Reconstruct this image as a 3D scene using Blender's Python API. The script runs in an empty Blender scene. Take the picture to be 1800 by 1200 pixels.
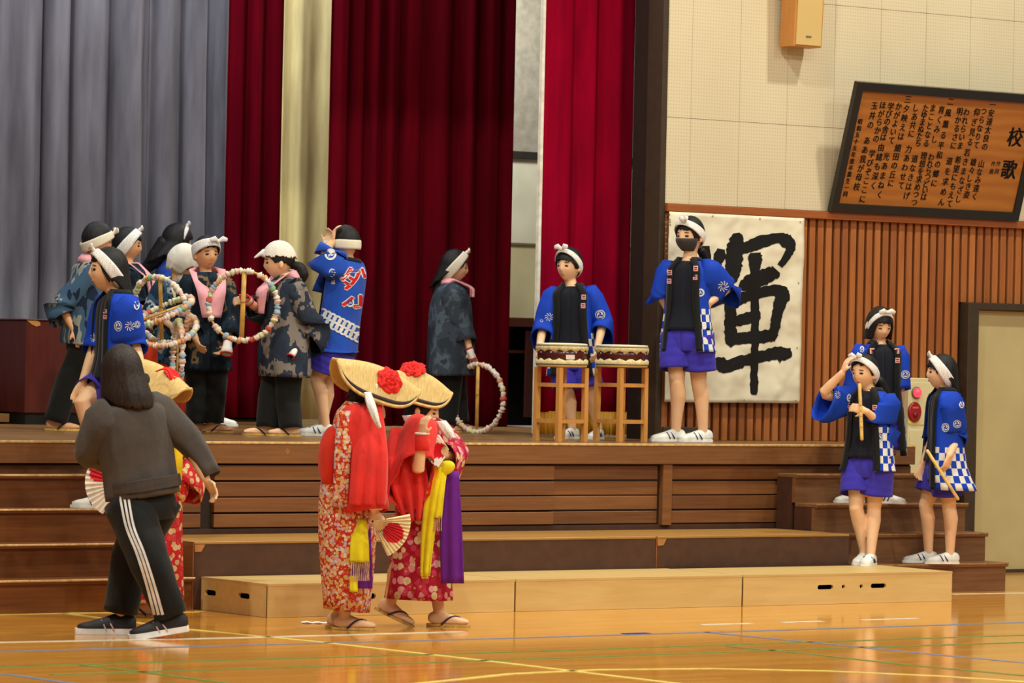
# School gymnasium stage with children in festival costume, built object by object.
import bpy, bmesh, math, random
import numpy as np
from mathutils import Vector, Matrix
from mathutils.bvhtree import BVHTree

random.seed(7)
rng = np.random.RandomState(7)
SC = bpy.context.scene
COL = SC.collection

# ------------------------------------------------------------------ camera
F, YAW, PIT, ROL, CY, CH = 7000.0, 0.62708, 0.00277, 0.02175, 21.53616, 1.60409
CAM = np.array([0.0, -CY, CH])
_c, _s = math.cos(YAW), math.sin(YAW)
FW = np.array([_s, _c, 0.0]); RT = np.array([_c, -_s, 0.0]); UP = np.array([0, 0, 1.0])
FW2 = FW * math.cos(PIT) + UP * math.sin(PIT)
UP2 = UP * math.cos(PIT) - FW * math.sin(PIT)
_cr, _sr = math.cos(ROL), math.sin(ROL)
AX = RT * _cr + UP2 * _sr            # image right in the world
AY = UP2 * _cr - RT * _sr            # image up in the world
cam_data = bpy.data.cameras.new('camera')
cam = bpy.data.objects.new('camera', cam_data)
COL.objects.link(cam)
cam_data.sensor_width = 36.0
cam_data.lens = F / 1800.0 * 36.0
cam_data.clip_end = 200
cam_data.dof.use_dof = True
cam_data.dof.focus_distance = 25.5
cam_data.dof.aperture_fstop = 5.0
M = Matrix.Identity(4)
for i in range(3):
    M[i][0], M[i][1], M[i][2], M[i][3] = AX[i], AY[i], -FW2[i], CAM[i]
cam.matrix_world = M
SC.camera = cam

# ------------------------------------------------------------------ light
SC.view_settings.view_transform = 'Standard'
SC.view_settings.look = 'None'
SC.view_settings.gamma = 1.0
SC.view_settings.use_curve_mapping = False
SC.view_settings.exposure = 0.0

world = bpy.data.worlds.new('world')
SC.world = world
world.use_nodes = True
world.node_tree.nodes['Background'].inputs['Color'].default_value = (1.0, 0.97, 0.86, 1)
world.node_tree.nodes['Background'].inputs['Strength'].default_value = 0.27

def area_light(name, loc, size, power, color, target=None, spread=180):
    d = bpy.data.lights.new(name, 'AREA')
    d.shape = 'DISK'; d.size = size; d.energy = power; d.color = color
    d.spread = math.radians(spread)
    o = bpy.data.objects.new(name, d); COL.objects.link(o)
    o.location = loc
    if target is not None:
        o.rotation_euler = (Vector(target) - Vector(loc)).to_track_quat('-Z', 'Y').to_euler()
    return o
LAMP = (1.0, 0.985, 0.85)
for lx in (8.5, 14.5, 20.0):                       # rows of high-bay lamps on the hall ceiling
    for ly in (-2.2, -8.5, -14.5):
        area_light('hall_lamp', (lx, ly, 8.2), 0.38, 285, LAMP, (lx, ly, 0))
for lx in (12.6, 15.2, 17.0):                            # border lights over the stage rear, the last added to brighten the cream curtain
    area_light('stage_border_lamp', (lx, 3.2, 6.0), 0.9, 62, (0.86, 0.92, 1.0), (lx + 0.9, 4.9, 2.6))

area_light('wing_fill_light', (18.3, 4.5, 5.2), 0.5, 150, (1.0, .96, .84), (18.8, 5.2, 2.0))  # added fill light that brightens the cream wall of the wing

# ------------------------------------------------------------------ pixel -> place
def ray(x, y):
    a, b = x - 900.0, y - 600.0
    return FW2 * F + AX * a - AY * b
def on_z(x, y, z):
    d = ray(x, y); return CAM + d * ((z - CH) / d[2])
def on_y(x, y, Y):
    d = ray(x, y); return CAM + d * ((Y + CY) / d[1])
def at_depth(x, y, D):
    d = ray(x, y); return CAM + d * (D / (d @ FW))
def depth(p):
    return float((np.asarray(p) - CAM) @ FW)

# ------------------------------------------------------------------ materials
def lin(c):
    return tuple((v / 255 / 12.92) if v / 255 <= 0.04045 else ((v / 255 + 0.055) / 1.055) ** 2.4 for v in c) + (1.0,)
MATS = {}
class N:
    """tiny node helper"""
    def __init__(self, name):
        self.m = bpy.data.materials.new(name); self.m.use_nodes = True
        self.t = self.m.node_tree; self.b = self.t.nodes['Principled BSDF']
    def n(self, typ, **kw):
        nd = self.t.nodes.new(typ)
        for k, v in kw.items():
            if k in nd.inputs: nd.inputs[k].default_value = v
            else: setattr(nd, k, v)
        return nd
    def l(self, a, b): self.t.links.new(a, b)
    def coord(self, scale=(1, 1, 1), which='Object'):
        tc = self.n('ShaderNodeTexCoord'); mp = self.n('ShaderNodeMapping')
        mp.inputs['Scale'].default_value = scale
        self.l(tc.outputs[which], mp.inputs['Vector']); return mp.outputs['Vector']
    def ramp(self, fac, stops, interp='LINEAR'):
        r = self.n('ShaderNodeValToRGB'); cr = r.color_ramp; cr.interpolation = interp
        while len(cr.elements) < len(stops): cr.elements.new(0.5)
        for e, (p, c) in zip(cr.elements, stops): e.position = p; e.color = lin(c)
        self.l(fac, r.inputs['Fac']); return r.outputs['Color']
    def noise(self, vec, scale, detail=3.0, rough=0.5):
        t = self.n('ShaderNodeTexNoise'); t.inputs['Scale'].default_value = scale
        t.inputs['Detail'].default_value = detail; t.inputs['Roughness'].default_value = rough
        self.l(vec, t.inputs['Vector']); return t.outputs['Fac']
    def math(self, op, a, b=None, clamp=False):
        m = self.n('ShaderNodeMath', operation=op); m.use_clamp = clamp
        for i, v in enumerate((a, b)):
            if v is None: continue
            if isinstance(v, (int, float)): m.inputs[i].default_value = v
            else: self.l(v, m.inputs[i])
        return m.outputs[0]
    def mix(self, fac, a, b):
        m = self.n('ShaderNodeMix', data_type='RGBA')
        for sock, v in ((m.inputs[0], fac), (m.inputs[6], a), (m.inputs[7], b)):
            if isinstance(v, (int, float)): sock.default_value = v
            elif isinstance(v, tuple): sock.default_value = lin(v)
            else: self.l(v, sock)
        return m.outputs[2]
    def bump(self, h, strength=0.3, dist=0.01):
        b = self.n('ShaderNodeBump'); b.inputs['Strength'].default_value = strength
        b.inputs['Distance'].default_value = dist
        self.l(h, b.inputs['Height']); self.l(b.outputs['Normal'], self.b.inputs['Normal'])
    def done(self, col=None, rough=0.6, spec=0.4, metal=0.0):
        if isinstance(col, tuple): self.b.inputs['Base Color'].default_value = lin(col)
        elif col is not None: self.l(col, self.b.inputs['Base Color'])
        if isinstance(rough, (int, float)): self.b.inputs['Roughness'].default_value = rough
        else: self.l(rough, self.b.inputs['Roughness'])
        self.b.inputs['Specular IOR Level'].default_value = spec
        self.b.inputs['Metallic'].default_value = metal
        MATS[self.m.name] = self.m; return self.m

def plain(name, col, rough=0.6, spec=0.4, var=0.08, scale=14, bump=0.0, sheen=0.0):
    if name in MATS: return MATS[name]
    k = N(name); v = k.coord()
    nz = k.noise(v, scale, 4)
    dark = tuple(max(0, c * (1 - var)) for c in col); lite = tuple(min(255, c * (1 + var)) for c in col)
    c = k.ramp(nz, [(0.3, dark), (0.7, lite)])
    if bump: k.bump(k.noise(v, scale * 4, 3), bump, 0.004)
    if sheen: k.b.inputs['Sheen Weight'].default_value = sheen
    return k.done(c, rough, spec)

def wood(name, c1, c2, scale=(1.2, 14, 26), rough=0.45, spec=0.4, bump=0.12, worn=None):
    if name in MATS: return MATS[name]
    k = N(name); v = k.coord(scale)
    nz = k.noise(v, 2.2, 6, 0.6)
    big = k.noise(k.coord((0.7, 0.7, 2.0)), 1.3, 2)
    f = k.math('ADD', k.math('MULTIPLY', nz, 0.75), k.math('MULTIPLY', big, 0.3))
    c = k.ramp(f, [(0.3, c1), (0.7, c2)])
    if worn:
        w = k.noise(k.coord((3, 3, 9)), 5, 5)
        c = k.mix(k.math('MULTIPLY', k.math('GREATER_THAN', w, 0.66), 0.5), c, worn)
    k.bump(nz, bump, 0.003)
    return k.done(c, rough, spec)

# ------------------------------------------------------------------ mesh helpers
def obj(name, verts, faces, material=None, parent=None, smooth=False, uv=None, mats=None, fmat=None):
    """one mesh object; vertices are world positions, stored relative to the parent's base"""
    verts = np.asarray(verts, float).reshape(-1, 3)
    org = np.zeros(3)
    p = parent
    while p is not None:
        org = org + np.array(p.location); p = p.parent
    me = bpy.data.meshes.new(name)
    me.from_pydata((verts - org).tolist(), [], [list(map(int, f)) for f in faces])
    if uv is not None:
        ul = me.uv_layers.new(name='UVMap')
        vi = np.empty(len(me.loops), int); me.loops.foreach_get('vertex_index', vi)
        ul.data.foreach_set('uv', np.asarray(uv, float)[vi].ravel())
    if material: me.materials.append(material)
    for m in (mats or []): me.materials.append(m)
    if fmat is not None: me.polygons.foreach_set('material_index', fmat)
    if smooth: me.polygons.foreach_set('use_smooth', [True] * len(me.polygons))
    me.update()
    o = bpy.data.objects.new(name, me); COL.objects.link(o)
    if parent is not None: o.parent = parent
    return o
def thing(name, label, cat, loc=(0, 0, 0), group=None):
    o = bpy.data.objects.new(name, None); COL.objects.link(o)
    o.location = tuple(float(v) for v in loc); o.empty_display_size = 0.1
    return tag(o, label, cat, group)
def tag(o, label, cat, group=None):
    o['label'] = label; o['category'] = cat
    if group: o['group'] = group
    return o
def struct(o, label=None):
    o['kind'] = 'structure'
    if label: o['label'] = label
    return o

class MB:
    """collects pieces of one part"""
    def __init__(self): self.v = []; self.f = []; self.uv = []
    def add(self, v, f, uv=None):
        n = len(self.v); v = [tuple(map(float, p)) for p in v]
        self.v += v; self.f += [tuple(i + n for i in q) for q in f]
        self.uv += [tuple(q) for q in uv] if uv is not None else [(0.0, 9.0)] * len(v)
        return self
    def box(self, x0, x1, y0, y1, z0, z1, bev=0.0):
        if bev:
            b = min(bev, abs(x1 - x0) * .45, abs(y1 - y0) * .45, abs(z1 - z0) * .45)
            V = []; 
            for z, i in ((z0, b), (z0 + b, 0), (z1 - b, 0), (z1, b)):
                V += [(x0 + i + b * (i == 0), y0 + i, z), (x1 - i - b * (i == 0), y0 + i, z), (x1 - i, y0 + i + b * (i == 0), z), (x1 - i, y1 - i - b * (i == 0), z),
                      (x1 - i - b * (i == 0), y1 - i, z), (x0 + i + b * (i == 0), y1 - i, z), (x0 + i, y1 - i - b * (i == 0), z), (x0 + i, y0 + i + b * (i == 0), z)]
            Fc = [tuple(range(7, -1, -1)), tuple(range(24, 32))]
            for r in range(3):
                for k in range(8):
                    Fc.append((r * 8 + k, r * 8 + (k + 1) % 8, r * 8 + 8 + (k + 1) % 8, r * 8 + 8 + k))
            return self.add(V, Fc)
        V = [(x, y, z) for z in (z0, z1) for y in (y0, y1) for x in (x0, x1)]
        return self.add(V, [(0, 2, 3, 1), (4, 5, 7, 6), (0, 1, 5, 4), (2, 6, 7, 3), (0, 4, 6, 2), (1, 3, 7, 5)])
    def build(self, name, material, parent=None, smooth=False, uv=False, **kw):
        return obj(name, self.v, self.f, material, parent, smooth, self.uv if uv else None, **kw)

def loft(rings, cap=True, closed=True):
    """rings: list of equal-length point lists -> verts, faces"""
    n = len(rings[0]); V = [p for r in rings for p in r]; Fc = []
    for i in range(len(rings) - 1):
        for k in range(n if closed else n - 1):
            a, b = i * n + k, i * n + (k + 1) % n
            Fc.append((a, b, b + n, a + n))
    if cap and closed:
        Fc.append(tuple(range(n - 1, -1, -1))); m = (len(rings) - 1) * n
        Fc.append(tuple(range(m, m + n)))
    return V, Fc
def unit(v):
    v = np.asarray(v, float); n = np.linalg.norm(v); return v / n if n > 1e-9 else v
def ring(c, ax, ay, n=12, a0=0.0, a1=2 * math.pi, ends=False):
    c = np.asarray(c, float); m = n if not ends else n - 1
    return [c + ax * math.cos(a0 + (a1 - a0) * k / m) + ay * math.sin(a0 + (a1 - a0) * k / m) for k in range(n)]
def frame(t, hint=UP):
    t = unit(t); h = np.asarray(hint, float)
    if abs(t @ unit(h)) > 0.97: h = FW if abs(t @ FW) < 0.9 else RT
    x = unit(np.cross(h, t)); y = unit(np.cross(t, x)); return x, y
def tube(pts, radii, n=10, cap=True, hint=UP, round_ends=True):
    pts = [np.asarray(p, float) for p in pts]
    R = []; x = y = None
    for i, p in enumerate(pts):
        t = unit(pts[min(i + 1, len(pts) - 1)] - pts[max(i - 1, 0)])
        if x is None: x, y = frame(t, hint)
        else:                                        # carry the frame along so that rings never twist
            x = x - t * (x @ t)
            x = unit(x) if np.linalg.norm(x) > 1e-3 else frame(t, hint)[0]
            y = np.cross(t, x)
        r = radii[i] if hasattr(radii, '__len__') else radii
        ra, rb = (r if hasattr(r, '__len__') else (r, r))
        if i == 0 and round_ends:
            R.append(ring(p - t * ra * .7, x * ra * .5, y * rb * .5, n))
        R.append(ring(p, x * ra, y * rb, n))
        if i == len(pts) - 1 and round_ends:
            R.append(ring(p + t * ra * .7, x * ra * .5, y * rb * .5, n))
    return loft(R, cap)
def smooth_path(pts, k=4):
    """Catmull-Rom through points (any dimension)"""
    P = [np.asarray(p, float) for p in pts]; out = []
    for i in range(len(P) - 1):
        a, b, c, d = P[max(i - 1, 0)], P[i], P[i + 1], P[min(i + 2, len(P) - 1)]
        for j in range(k):
            t = j / k
            out.append(0.5 * ((2 * b) + (-a + c) * t + (2 * a - 5 * b + 4 * c - d) * t * t + (-a + 3 * b - 3 * c + d) * t ** 3))
    out.append(P[-1]); return out
def ellipsoid(c, ax, ay, az, n=14, m=9):
    c = np.asarray(c, float); R = []
    for i in range(m):
        t = -math.pi / 2 + math.pi * (i + 0.35) / (m - 0.3)
        R.append(ring(c + az * math.sin(t), ax * math.cos(t), ay * math.cos(t), n))
    return loft(R)
def add_mod(o, typ, **kw):
    m = o.modifiers.new(typ.lower(), typ)
    for k, v in kw.items(): setattr(m, k, v)
    return m
# ================================================================== the hall
HS = 1.0          # stage height
T = 0.21616       # tread depth
YW = 1.0          # plane of the front wall

k = N('gym_floor_wood')
v = k.coord((0.5, 1, 1))
pl = k.n('ShaderNodeTexBrick', offset=0.4)
pl.inputs['Scale'].default_value = 1.0
pl.inputs['Brick Width'].default_value = 0.9; pl.inputs['Row Height'].default_value = 0.075
pl.inputs['Mortar Size'].default_value = 0.0012
pl.inputs['Color1'].default_value = lin((222, 160, 70)); pl.inputs['Color2'].default_value = lin((204, 138, 52)); pl.inputs['Mortar'].default_value = lin((140, 86, 30))
k.l(v, pl.inputs['Vector'])
g = k.noise(k.coord((1.0, 22, 1)), 3, 6)
col = k.mix(k.math('MULTIPLY', g, 0.5), pl.outputs['Color'], (184, 118, 42))
rg = k.math('ADD', k.math('MULTIPLY', k.noise(k.coord((0.8, 9, 1)), 2, 4), 0.10), 0.05)
k.bump(k.noise(k.coord((1, 7, 1)), 5, 3), 0.035, 0.004)
gym_floor = k.done(col, rg, 0.4)
FLOOR = struct(MB().box(-6, 24, -26, 1.6, -0.1, 0.0).build('floor', gym_floor), 'glossy honey coloured wooden gym floor')

# court lines painted on the floor: (pixel a, pixel b, width, colour)
line_cols = {'white': (226, 218, 196), 'yellow': (228, 206, 110), 'blue': (122, 130, 156), 'green': (108, 132, 62)}
def court_line(pts, w, c):
    P = [on_z(x, y, 0.0)[:2] for x, y in pts]; mb = MB(); L = []; R = []
    out = lambda q: q[0] < 0 or q[0] > 1800 or q[1] > 1200           # lines run on beyond the picture
    if out(pts[0]): P = [P[0] + (P[0] - P[1]) / np.linalg.norm(P[0] - P[1]) * 4] + P
    if out(pts[-1]): P = P + [P[-1] + (P[-1] - P[-2]) / np.linalg.norm(P[-1] - P[-2]) * 4]
    for i, p in enumerate(P):
        d = P[min(i + 1, len(P) - 1)] - P[max(i - 1, 0)]; d = d / np.linalg.norm(d); n = np.array([-d[1], d[0]]) * w / 2
        L.append((p[0] + n[0], p[1] + n[1])); R.append((p[0] - n[0], p[1] - n[1]))
    nP = len(P); V = [(x, y, 0.0002) for x, y in L + R] + [(x, y, 0.0022) for x, y in L + R]
    Fc = []
    for i in range(nP - 1):
        Fc.append((2 * nP + i, 2 * nP + i + 1, 3 * nP + i + 1, 3 * nP + i))
        Fc.append((i, i + 1, 2 * nP + i + 1, 2 * nP + i)); Fc.append((nP + i + 1, nP + i, 3 * nP + i, 3 * nP + i + 1))
    Fc += [(0, 2 * nP, 3 * nP, nP), (nP - 1, 2 * nP - 1, 4 * nP - 1, 3 * nP - 1)]
    mb.add(V, Fc).build('court_line', plain('line_' + c, line_cols[c], 0.3, 0.4), FLOOR)
court_line([(-40, 1080), (30, 1079.3), (112, 1077.5), (345, 1075.5), (350, 1074)], 0.05, 'yellow')
court_line([(112, 1077.5), (330, 1106), (560, 1128), (900, 1166.5), (1180, 1200), (1300, 1214)], 0.05, 'yellow')
court_line([(-40, 1129.5), (415, 1121), (815, 1110)], 0.05, 'white')
court_line([(1232, 1098), (1320, 1095.5)], 0.05, 'white'); court_line([(1375, 1094), (1446, 1091.5)], 0.05, 'white'); court_line([(1515, 1089.5), (1612, 1086.5)], 0.05, 'white')
court_line([(1674, 1044), (1800, 1042), (1860, 1041)], 0.05, 'white')
court_line([(-40, 1146), (0, 1145), (420, 1134), (900, 1121.5), (1450, 1105), (1800, 1093.5), (1860, 1091)], 0.045, 'blue')
court_line([(1240, 1111), (1450, 1131), (1640, 1150), (1800, 1164.5), (1860, 1170)], 0.045, 'blue')
court_line([(-40, 1181), (20, 1186), (125, 1201), (200, 1212)], 0.045, 'blue')
court_line([(-40, 1173), (300, 1163), (900, 1146), (1500, 1126), (1860, 1114)], 0.045, 'green')
court_line([(145, 1169), (260, 1182), (400, 1201)], 0.045, 'green')
court_line([(90, 1186), (500, 1173), (1000, 1156), (1500, 1138), (1860, 1127)], 0.045, 'green')
court_line([(1280, 1136), (1420, 1149), (1600, 1169), (1800, 1187), (1860, 1193)], 0.045, 'green')
court_line([(640, 1214), (700, 1205), (900, 1184), (1050, 1177), (1250, 1175), (1450, 1179), (1650, 1188), (1800, 1198), (1900, 1206)], 0.05, 'yellow')
tape = on_z(1118, 1114, 0)
tape_mb = MB(); tape_mb.box(tape[0] - .09, tape[0] + .09, tape[1] - .03, tape[1] + .03, 0.0022, 0.005)
tape_mb.build('floor_tape', plain('blue_tape', (40, 44, 120), .5), FLOOR)

# ------------------------------------------------------------------ front wall, right of the stage opening
WX = 17.65       # edge of the stage opening
backing = plain('slat_backing', (70, 34, 14), 0.8, 0.2)
WALL = MB().box(WX, 24, YW + 0.03, YW + 0.35, 0, 9.2).build('wall_front', backing)
struct(WALL, 'front wall of the hall beside the stage with slatted wainscot and perforated panels')
# pale perforated acoustic panels, one object each
k = N('perforated_panel')
v = k.coord((1, 1, 1))
sep = k.n('ShaderNodeSeparateXYZ'); k.l(v, sep.inputs[0])
def hole(s):
    fr = k.math('FRACT', k.math('MULTIPLY', s, 1 / 0.025))
    return k.math('POWER', k.math('SUBTRACT', fr, 0.5), 2)
d2 = k.math('ADD', hole(sep.outputs[0]), hole(sep.outputs[2]))
hol = k.math('LESS_THAN', d2, 0.035)
nz = k.noise(k.coord((.8, .8, .8)), 1.5, 3)
base = k.ramp(nz, [(0.3, (204, 190, 158)), (0.7, (212, 199, 168))])
col = k.mix(k.math('MULTIPLY', hol, 0.3), base, (112, 96, 66))
panel_mat = k.done(col, 0.7, 0.25)
PW, PH = 0.4495, 0.91
px0 = 17.872 - PW * 1
pan_rows = [(2.70, 2.70 + 0.62)] + [(2.70 + 0.62 + i * PH, 2.70 + 0.62 + (i + 1) * PH) for i in range(3)]
for c in range(13):
    for (z0, z1) in pan_rows:
        x0 = max(px0 + c * PW, WX + 0.0); x1 = px0 + (c + 1) * PW
        if x1 - x0 < .05: continue
        MB().box(x0 + .0015, x1 - .0015, YW - 0.012, YW + 0.03, z0 + .0015, z1 - .0015).build('acoustic_panel', panel_mat, WALL)
MB().box(WX, 24, YW, YW + 0.03, pan_rows[-1][1], 9.2).build('upper_board', panel_mat, WALL)
rail = wood('slat_rail_wood', (140, 74, 32), (160, 90, 42), (1.5, 20, 20))
MB().box(WX, 24, YW - 0.05, YW + 0.03, 2.64, 2.697, 0.004).build('wall_rail', rail, WALL)
# vertical slats
sl_mats = [wood('slat_wood_%d' % i, a, b, (16, 16, 1.2), 0.5) for i, (a, b) in enumerate([((140, 78, 34), (166, 100, 50)), ((148, 82, 36), (174, 106, 52)), ((130, 70, 30), (156, 92, 46)), ((152, 86, 38), (178, 110, 56))])]
pitch = 0.0797; x = WX + 0.012; i = 0
while x < 23.2:
    z0 = 0.0 if x > 19.3 else 1.0
    if x + .055 > 20.54 and x < 22.0: z0 = 2.06
    MB().box(x, x + 0.055, YW - 0.012, YW + 0.028, z0, 2.64, 0.003).build('slat', sl_mats[(i * 7 + i // 3) % 4], WALL)
    x += pitch; i += 1
dark_brown = plain('dark_brown_paint', (62, 48, 34), 0.45, 0.4, 0.06)
MB().box(WX + .01, on_y(1249, 760, .95)[0], YW - 0.045, YW - 0.013, 1.0, 1.095, 0.004).build('skirting', plain('grey_brown_paint', (70, 62, 52), .6), WALL)

# door with brown frame at the far right
DOOR = MB().box(20.70, 22.0, YW - 0.02, YW + 0.02, 0.02, 2.005, 0.004).build('door_1', plain('door_beige', (188, 172, 124), 0.55, 0.3, 0.03, 3))
struct(DOOR, 'plain beige sliding door in a dark brown frame')
DF = MB()
DF.box(20.545, 20.655, YW - 0.085, YW + 0.03, 0, 2.06, .004).box(20.655, 22.1, YW - 0.085, YW + 0.03, 2.008, 2.06, .004).box(20.655, 20.70, YW - .005, YW + 0.03, 0, 2.008)
DF.build('door_frame', dark_brown, DOOR)
MB().box(20.655, 22.1, YW - 0.05, YW + .03, 0, 0.018).build('door_sill', plain('sill_dark', (60, 50, 40), .5), DOOR)

# proscenium: dark brown jamb, header, left wall beyond the frame
JAMB = MB().box(WX - 0.05, WX, YW - 0.02, YW + 0.16, HS, 5.4, .004).build('trim_1', dark_brown)
struct(JAMB, 'dark brown jamb of the stage opening')
MB().box(WX - .03, WX, YW + .16, YW + 0.34, HS, 5.4).build('jamb_return', plain('jamb_black', (38, 26, 20), .6), JAMB)
HEAD = MB().box(3.0, WX, YW, YW + 0.35, 5.4, 9.2).build('wall_header', panel_mat)
struct(HEAD, 'wall above the stage opening')
LW = MB().box(-6, 3.0, YW, YW + 0.35, 0, 9.2).build('wall_left', panel_mat)
struct(LW, 'front wall on the other side of the stage')

# ------------------------------------------------------------------ stage
fascia = wood('stage_fascia_wood', (108, 68, 36), (140, 92, 52), (1.0, 16, 22), 0.42, 0.4, 0.1)
board_m = [wood('stage_board_%d' % i, a, b, (1.0, 16, 24), 0.42) for i, (a, b) in enumerate([((108, 64, 34), (140, 90, 50)), ((114, 70, 36), (144, 94, 52)), ((98, 58, 32), (128, 82, 46))])]
dark_board = plain('stage_kick_brown', (78, 50, 36), 0.6, 0.3, .06)
edge_m = plain('worn_edge', (206, 166, 108), 0.5, .3, .14, 30)
stage_top = wood('stage_floor_wood', (120, 84, 48), (150, 110, 66), (1.2, 18, 18), 0.28, 0.45, 0.06)
STAGE = MB().box(3.0, 19.22, 0.06, 7.5, 0.0, 0.98).build('stage', plain('stage_core', (44, 28, 18), .8))
struct(STAGE, 'raised wooden stage of the gymnasium')
# stage floor planks run along the front
yy = 0.012; j = 0
while yy < 7.4:
    w = 0.12 if yy < 3.0 else 0.6
    MB().box(3.0, 19.22, yy, yy + w - .002, 0.96, 1.0 - .0006 * (j % 2)).build('floor_plank', stage_top, STAGE); yy += w; j += 1
MB().box(3.0, 19.22, -0.004, 0.012, 0.985, 1.0005, .003).build('worn_lip', edge_m, STAGE)
MB().box(3.0, 19.22, 0.0, 0.06, 0.86, 0.985, .003).build('fascia', fascia, STAGE)
rows = [(0.753, 0.849), (0.649, 0.741), (0.549, 0.641), (0.452, 0.537)]
bays = [(11.0, 13.235, 0.05), (13.32, 16.005, 0.028), (16.012, 16.905, 0.05), (17.012, 19.22, 0.045)]
for bi, (x0, x1, y) in enumerate(bays):
    for ri, (z0, z1) in enumerate(rows):
        MB().box(x0, x1, y, y + 0.04, z0, z1, .003).build('front_board', board_m[(bi + ri) % 3], STAGE)
MB().box(16.925, 17.005, 0.012, 0.06, 0.44, 0.86, .003).build('post', board_m[1], STAGE)
MB().box(11.0, 19.2, 0.04, 0.07, 0.0, 0.445).build('kick_board', dark_board, STAGE)
dk = on_y(505, 793, 0)
MB().add(*loft([ring((dk[0], -.001, dk[2]), np.array([.022, 0, 0]), np.array([0, 0, .022]), 4), ring((dk[0], .004, dk[2]), np.array([.022, 0, 0]), np.array([0, 0, .022]), 4)])).build('wood_plug', plain('plug', (160, 104, 48), .5), STAGE)

# steps at both ends
step_wood = [wood('step_wood_%d' % i, a, b, (1.0, 14, 22), 0.4, .4, .1) for i, (a, b) in enumerate([((92, 48, 18), (128, 74, 32)), ((86, 44, 16), (120, 68, 28))])]
step_wood_r = wood('step_wood_worn', (102, 64, 36), (134, 92, 58), (1.0, 14, 22), 0.45, .4, .1)
side_dark = plain('step_side_brown', (72, 44, 32), 0.55, .3, .08)
def stairs(name, label, x0, x1, risers, sidem, nose_m):
    S = thing(name, label, 'stairs', ((x0 + x1) / 2, -0.4, 0))
    for kk in (1, 2, 3, 4):
        zt = HS - 0.2 * kk; yf = -kk * T; yb = -(kk - 1) * T
        if kk == 1: yb = 0.0
        nz = 0.028
        MB().box(x0, x1, yf + 0.02, yf + 0.05, 0 if kk == 4 else zt - 0.2, zt - nz).build('riser', risers[kk % len(risers)], S)
        MB().box(x0 - (.012 if x0 < 12 else 0), x1 + .012, yf, yb + (.02 if kk > 1 else -.001), zt - nz, zt, .004).build('tread', risers[(kk + 1) % len(risers)], S)
        MB().box(x0 - (.012 if x0 < 12 else 0), x1 + .012, yf - .0035, yf + .012, zt - .012, zt + .0006, .003).build('worn_nosing', nose_m, S)
        for xs in (x0, x1 - .03):
            MB().box(xs, xs + .03, yf + .05, yb + .02 if kk > 1 else -.001, 0, zt - nz).build('side_panel', sidem, S)
    return S
stairs('stage_stairs', 'wide wooden stairs climbing to the stage beside the pale platforms', 8.0, 12.635, step_wood, step_wood[1], edge_m)
stairs('stage_stairs', 'wooden stairs with dark sides by the door at the end of the stage', 17.93, 19.337, [step_wood_r], side_dark, plain('worn_edge_dim', (158, 112, 66), .5, .3, .15, 30))

# dark brown platforms on the floor in front of the stage, pale ones before them
plat_top = wood('platform_top_wood', (150, 104, 46), (176, 130, 66), (1.0, 16, 16), 0.4)
Yb0, Yb1, HB = -0.8086, -0.01, 0.412
chip = plain('chipped_wood', (178, 120, 62), 0.6)
def dark_platform(x0, x1, label):
    P = thing('dark_platform', label, 'platform', ((x0 + x1) / 2, Yb0 / 2, 0))
    d = plain('platform_dark', (80, 52, 38), 0.55, .3, .07)
    MB().box(x0, x1, Yb0 + .02, Yb1, 0.0, HB - 0.016).build('body', d, P)
    MB().box(x0, x1, Yb0, Yb0 + .02, 0.0, HB - .016, .003).build('front_panel', d, P)
    MB().box(x0, x1, Yb0 - .003, Yb1, HB - 0.016, HB, .003).build('top', plat_top, P)
    MB().box(x0 - .008, x0, Yb0 + .0, Yb1, 0.0, HB - .001).build('side_edge', wood('platform_side', (120, 70, 34), (150, 92, 46), (16, 1, 16)), P)
    MB().add([(x0, Yb0 - .004, HB - .017), (x0 + .075, Yb0 - .004, HB - .017), (x0 + .05, Yb0 - .004, HB - .06), (x0 + .004, Yb0 - .004, HB - .062)] + [(x0, Yb0 + .001, HB - .017), (x0 + .075, Yb0 + .001, HB - .017), (x0 + .05, Yb0 + .001, HB - .06), (x0 + .004, Yb0 + .001, HB - .062)],
             [(0, 3, 2, 1), (4, 5, 6, 7), (0, 1, 5, 4), (1, 2, 6, 5), (2, 3, 7, 6), (3, 0, 4, 7)]).build('chip', chip, P)
xm = on_y(1155, 960, Yb0)[0]
dark_platform(12.668, xm - .012, 'long dark brown platform with chipped corner beside the wide stairs')
dark_platform(xm, 17.91, 'dark brown platform with chipped corner ending beside the stairs by the door')
pale_m = wood('pale_plywood', (206, 170, 104), (222, 190, 126), (1.2, 10, 10), 0.45, .35, .05)
pale_m2 = wood('pale_plywood_b', (212, 176, 108), (228, 196, 132), (1.2, 10, 10), 0.45, .35, .05)
pale_top = wood('pale_plywood_top', (200, 164, 100), (214, 180, 116), (1.2, 10, 10), 0.4, .35, .05)
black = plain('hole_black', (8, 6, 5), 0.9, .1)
HL = 0.20
def rrect(cx, cz, w, h, n=5):
    r = h / 2; P = []
    for s, a0 in ((1, -90), (-1, 90)):
        for q in range(n + 1):
            a = math.radians(a0 + 180 * q / n); P.append((cx + s * (w / 2 - r) + r * math.cos(a), cz + r * math.sin(a)))
    return P
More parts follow.
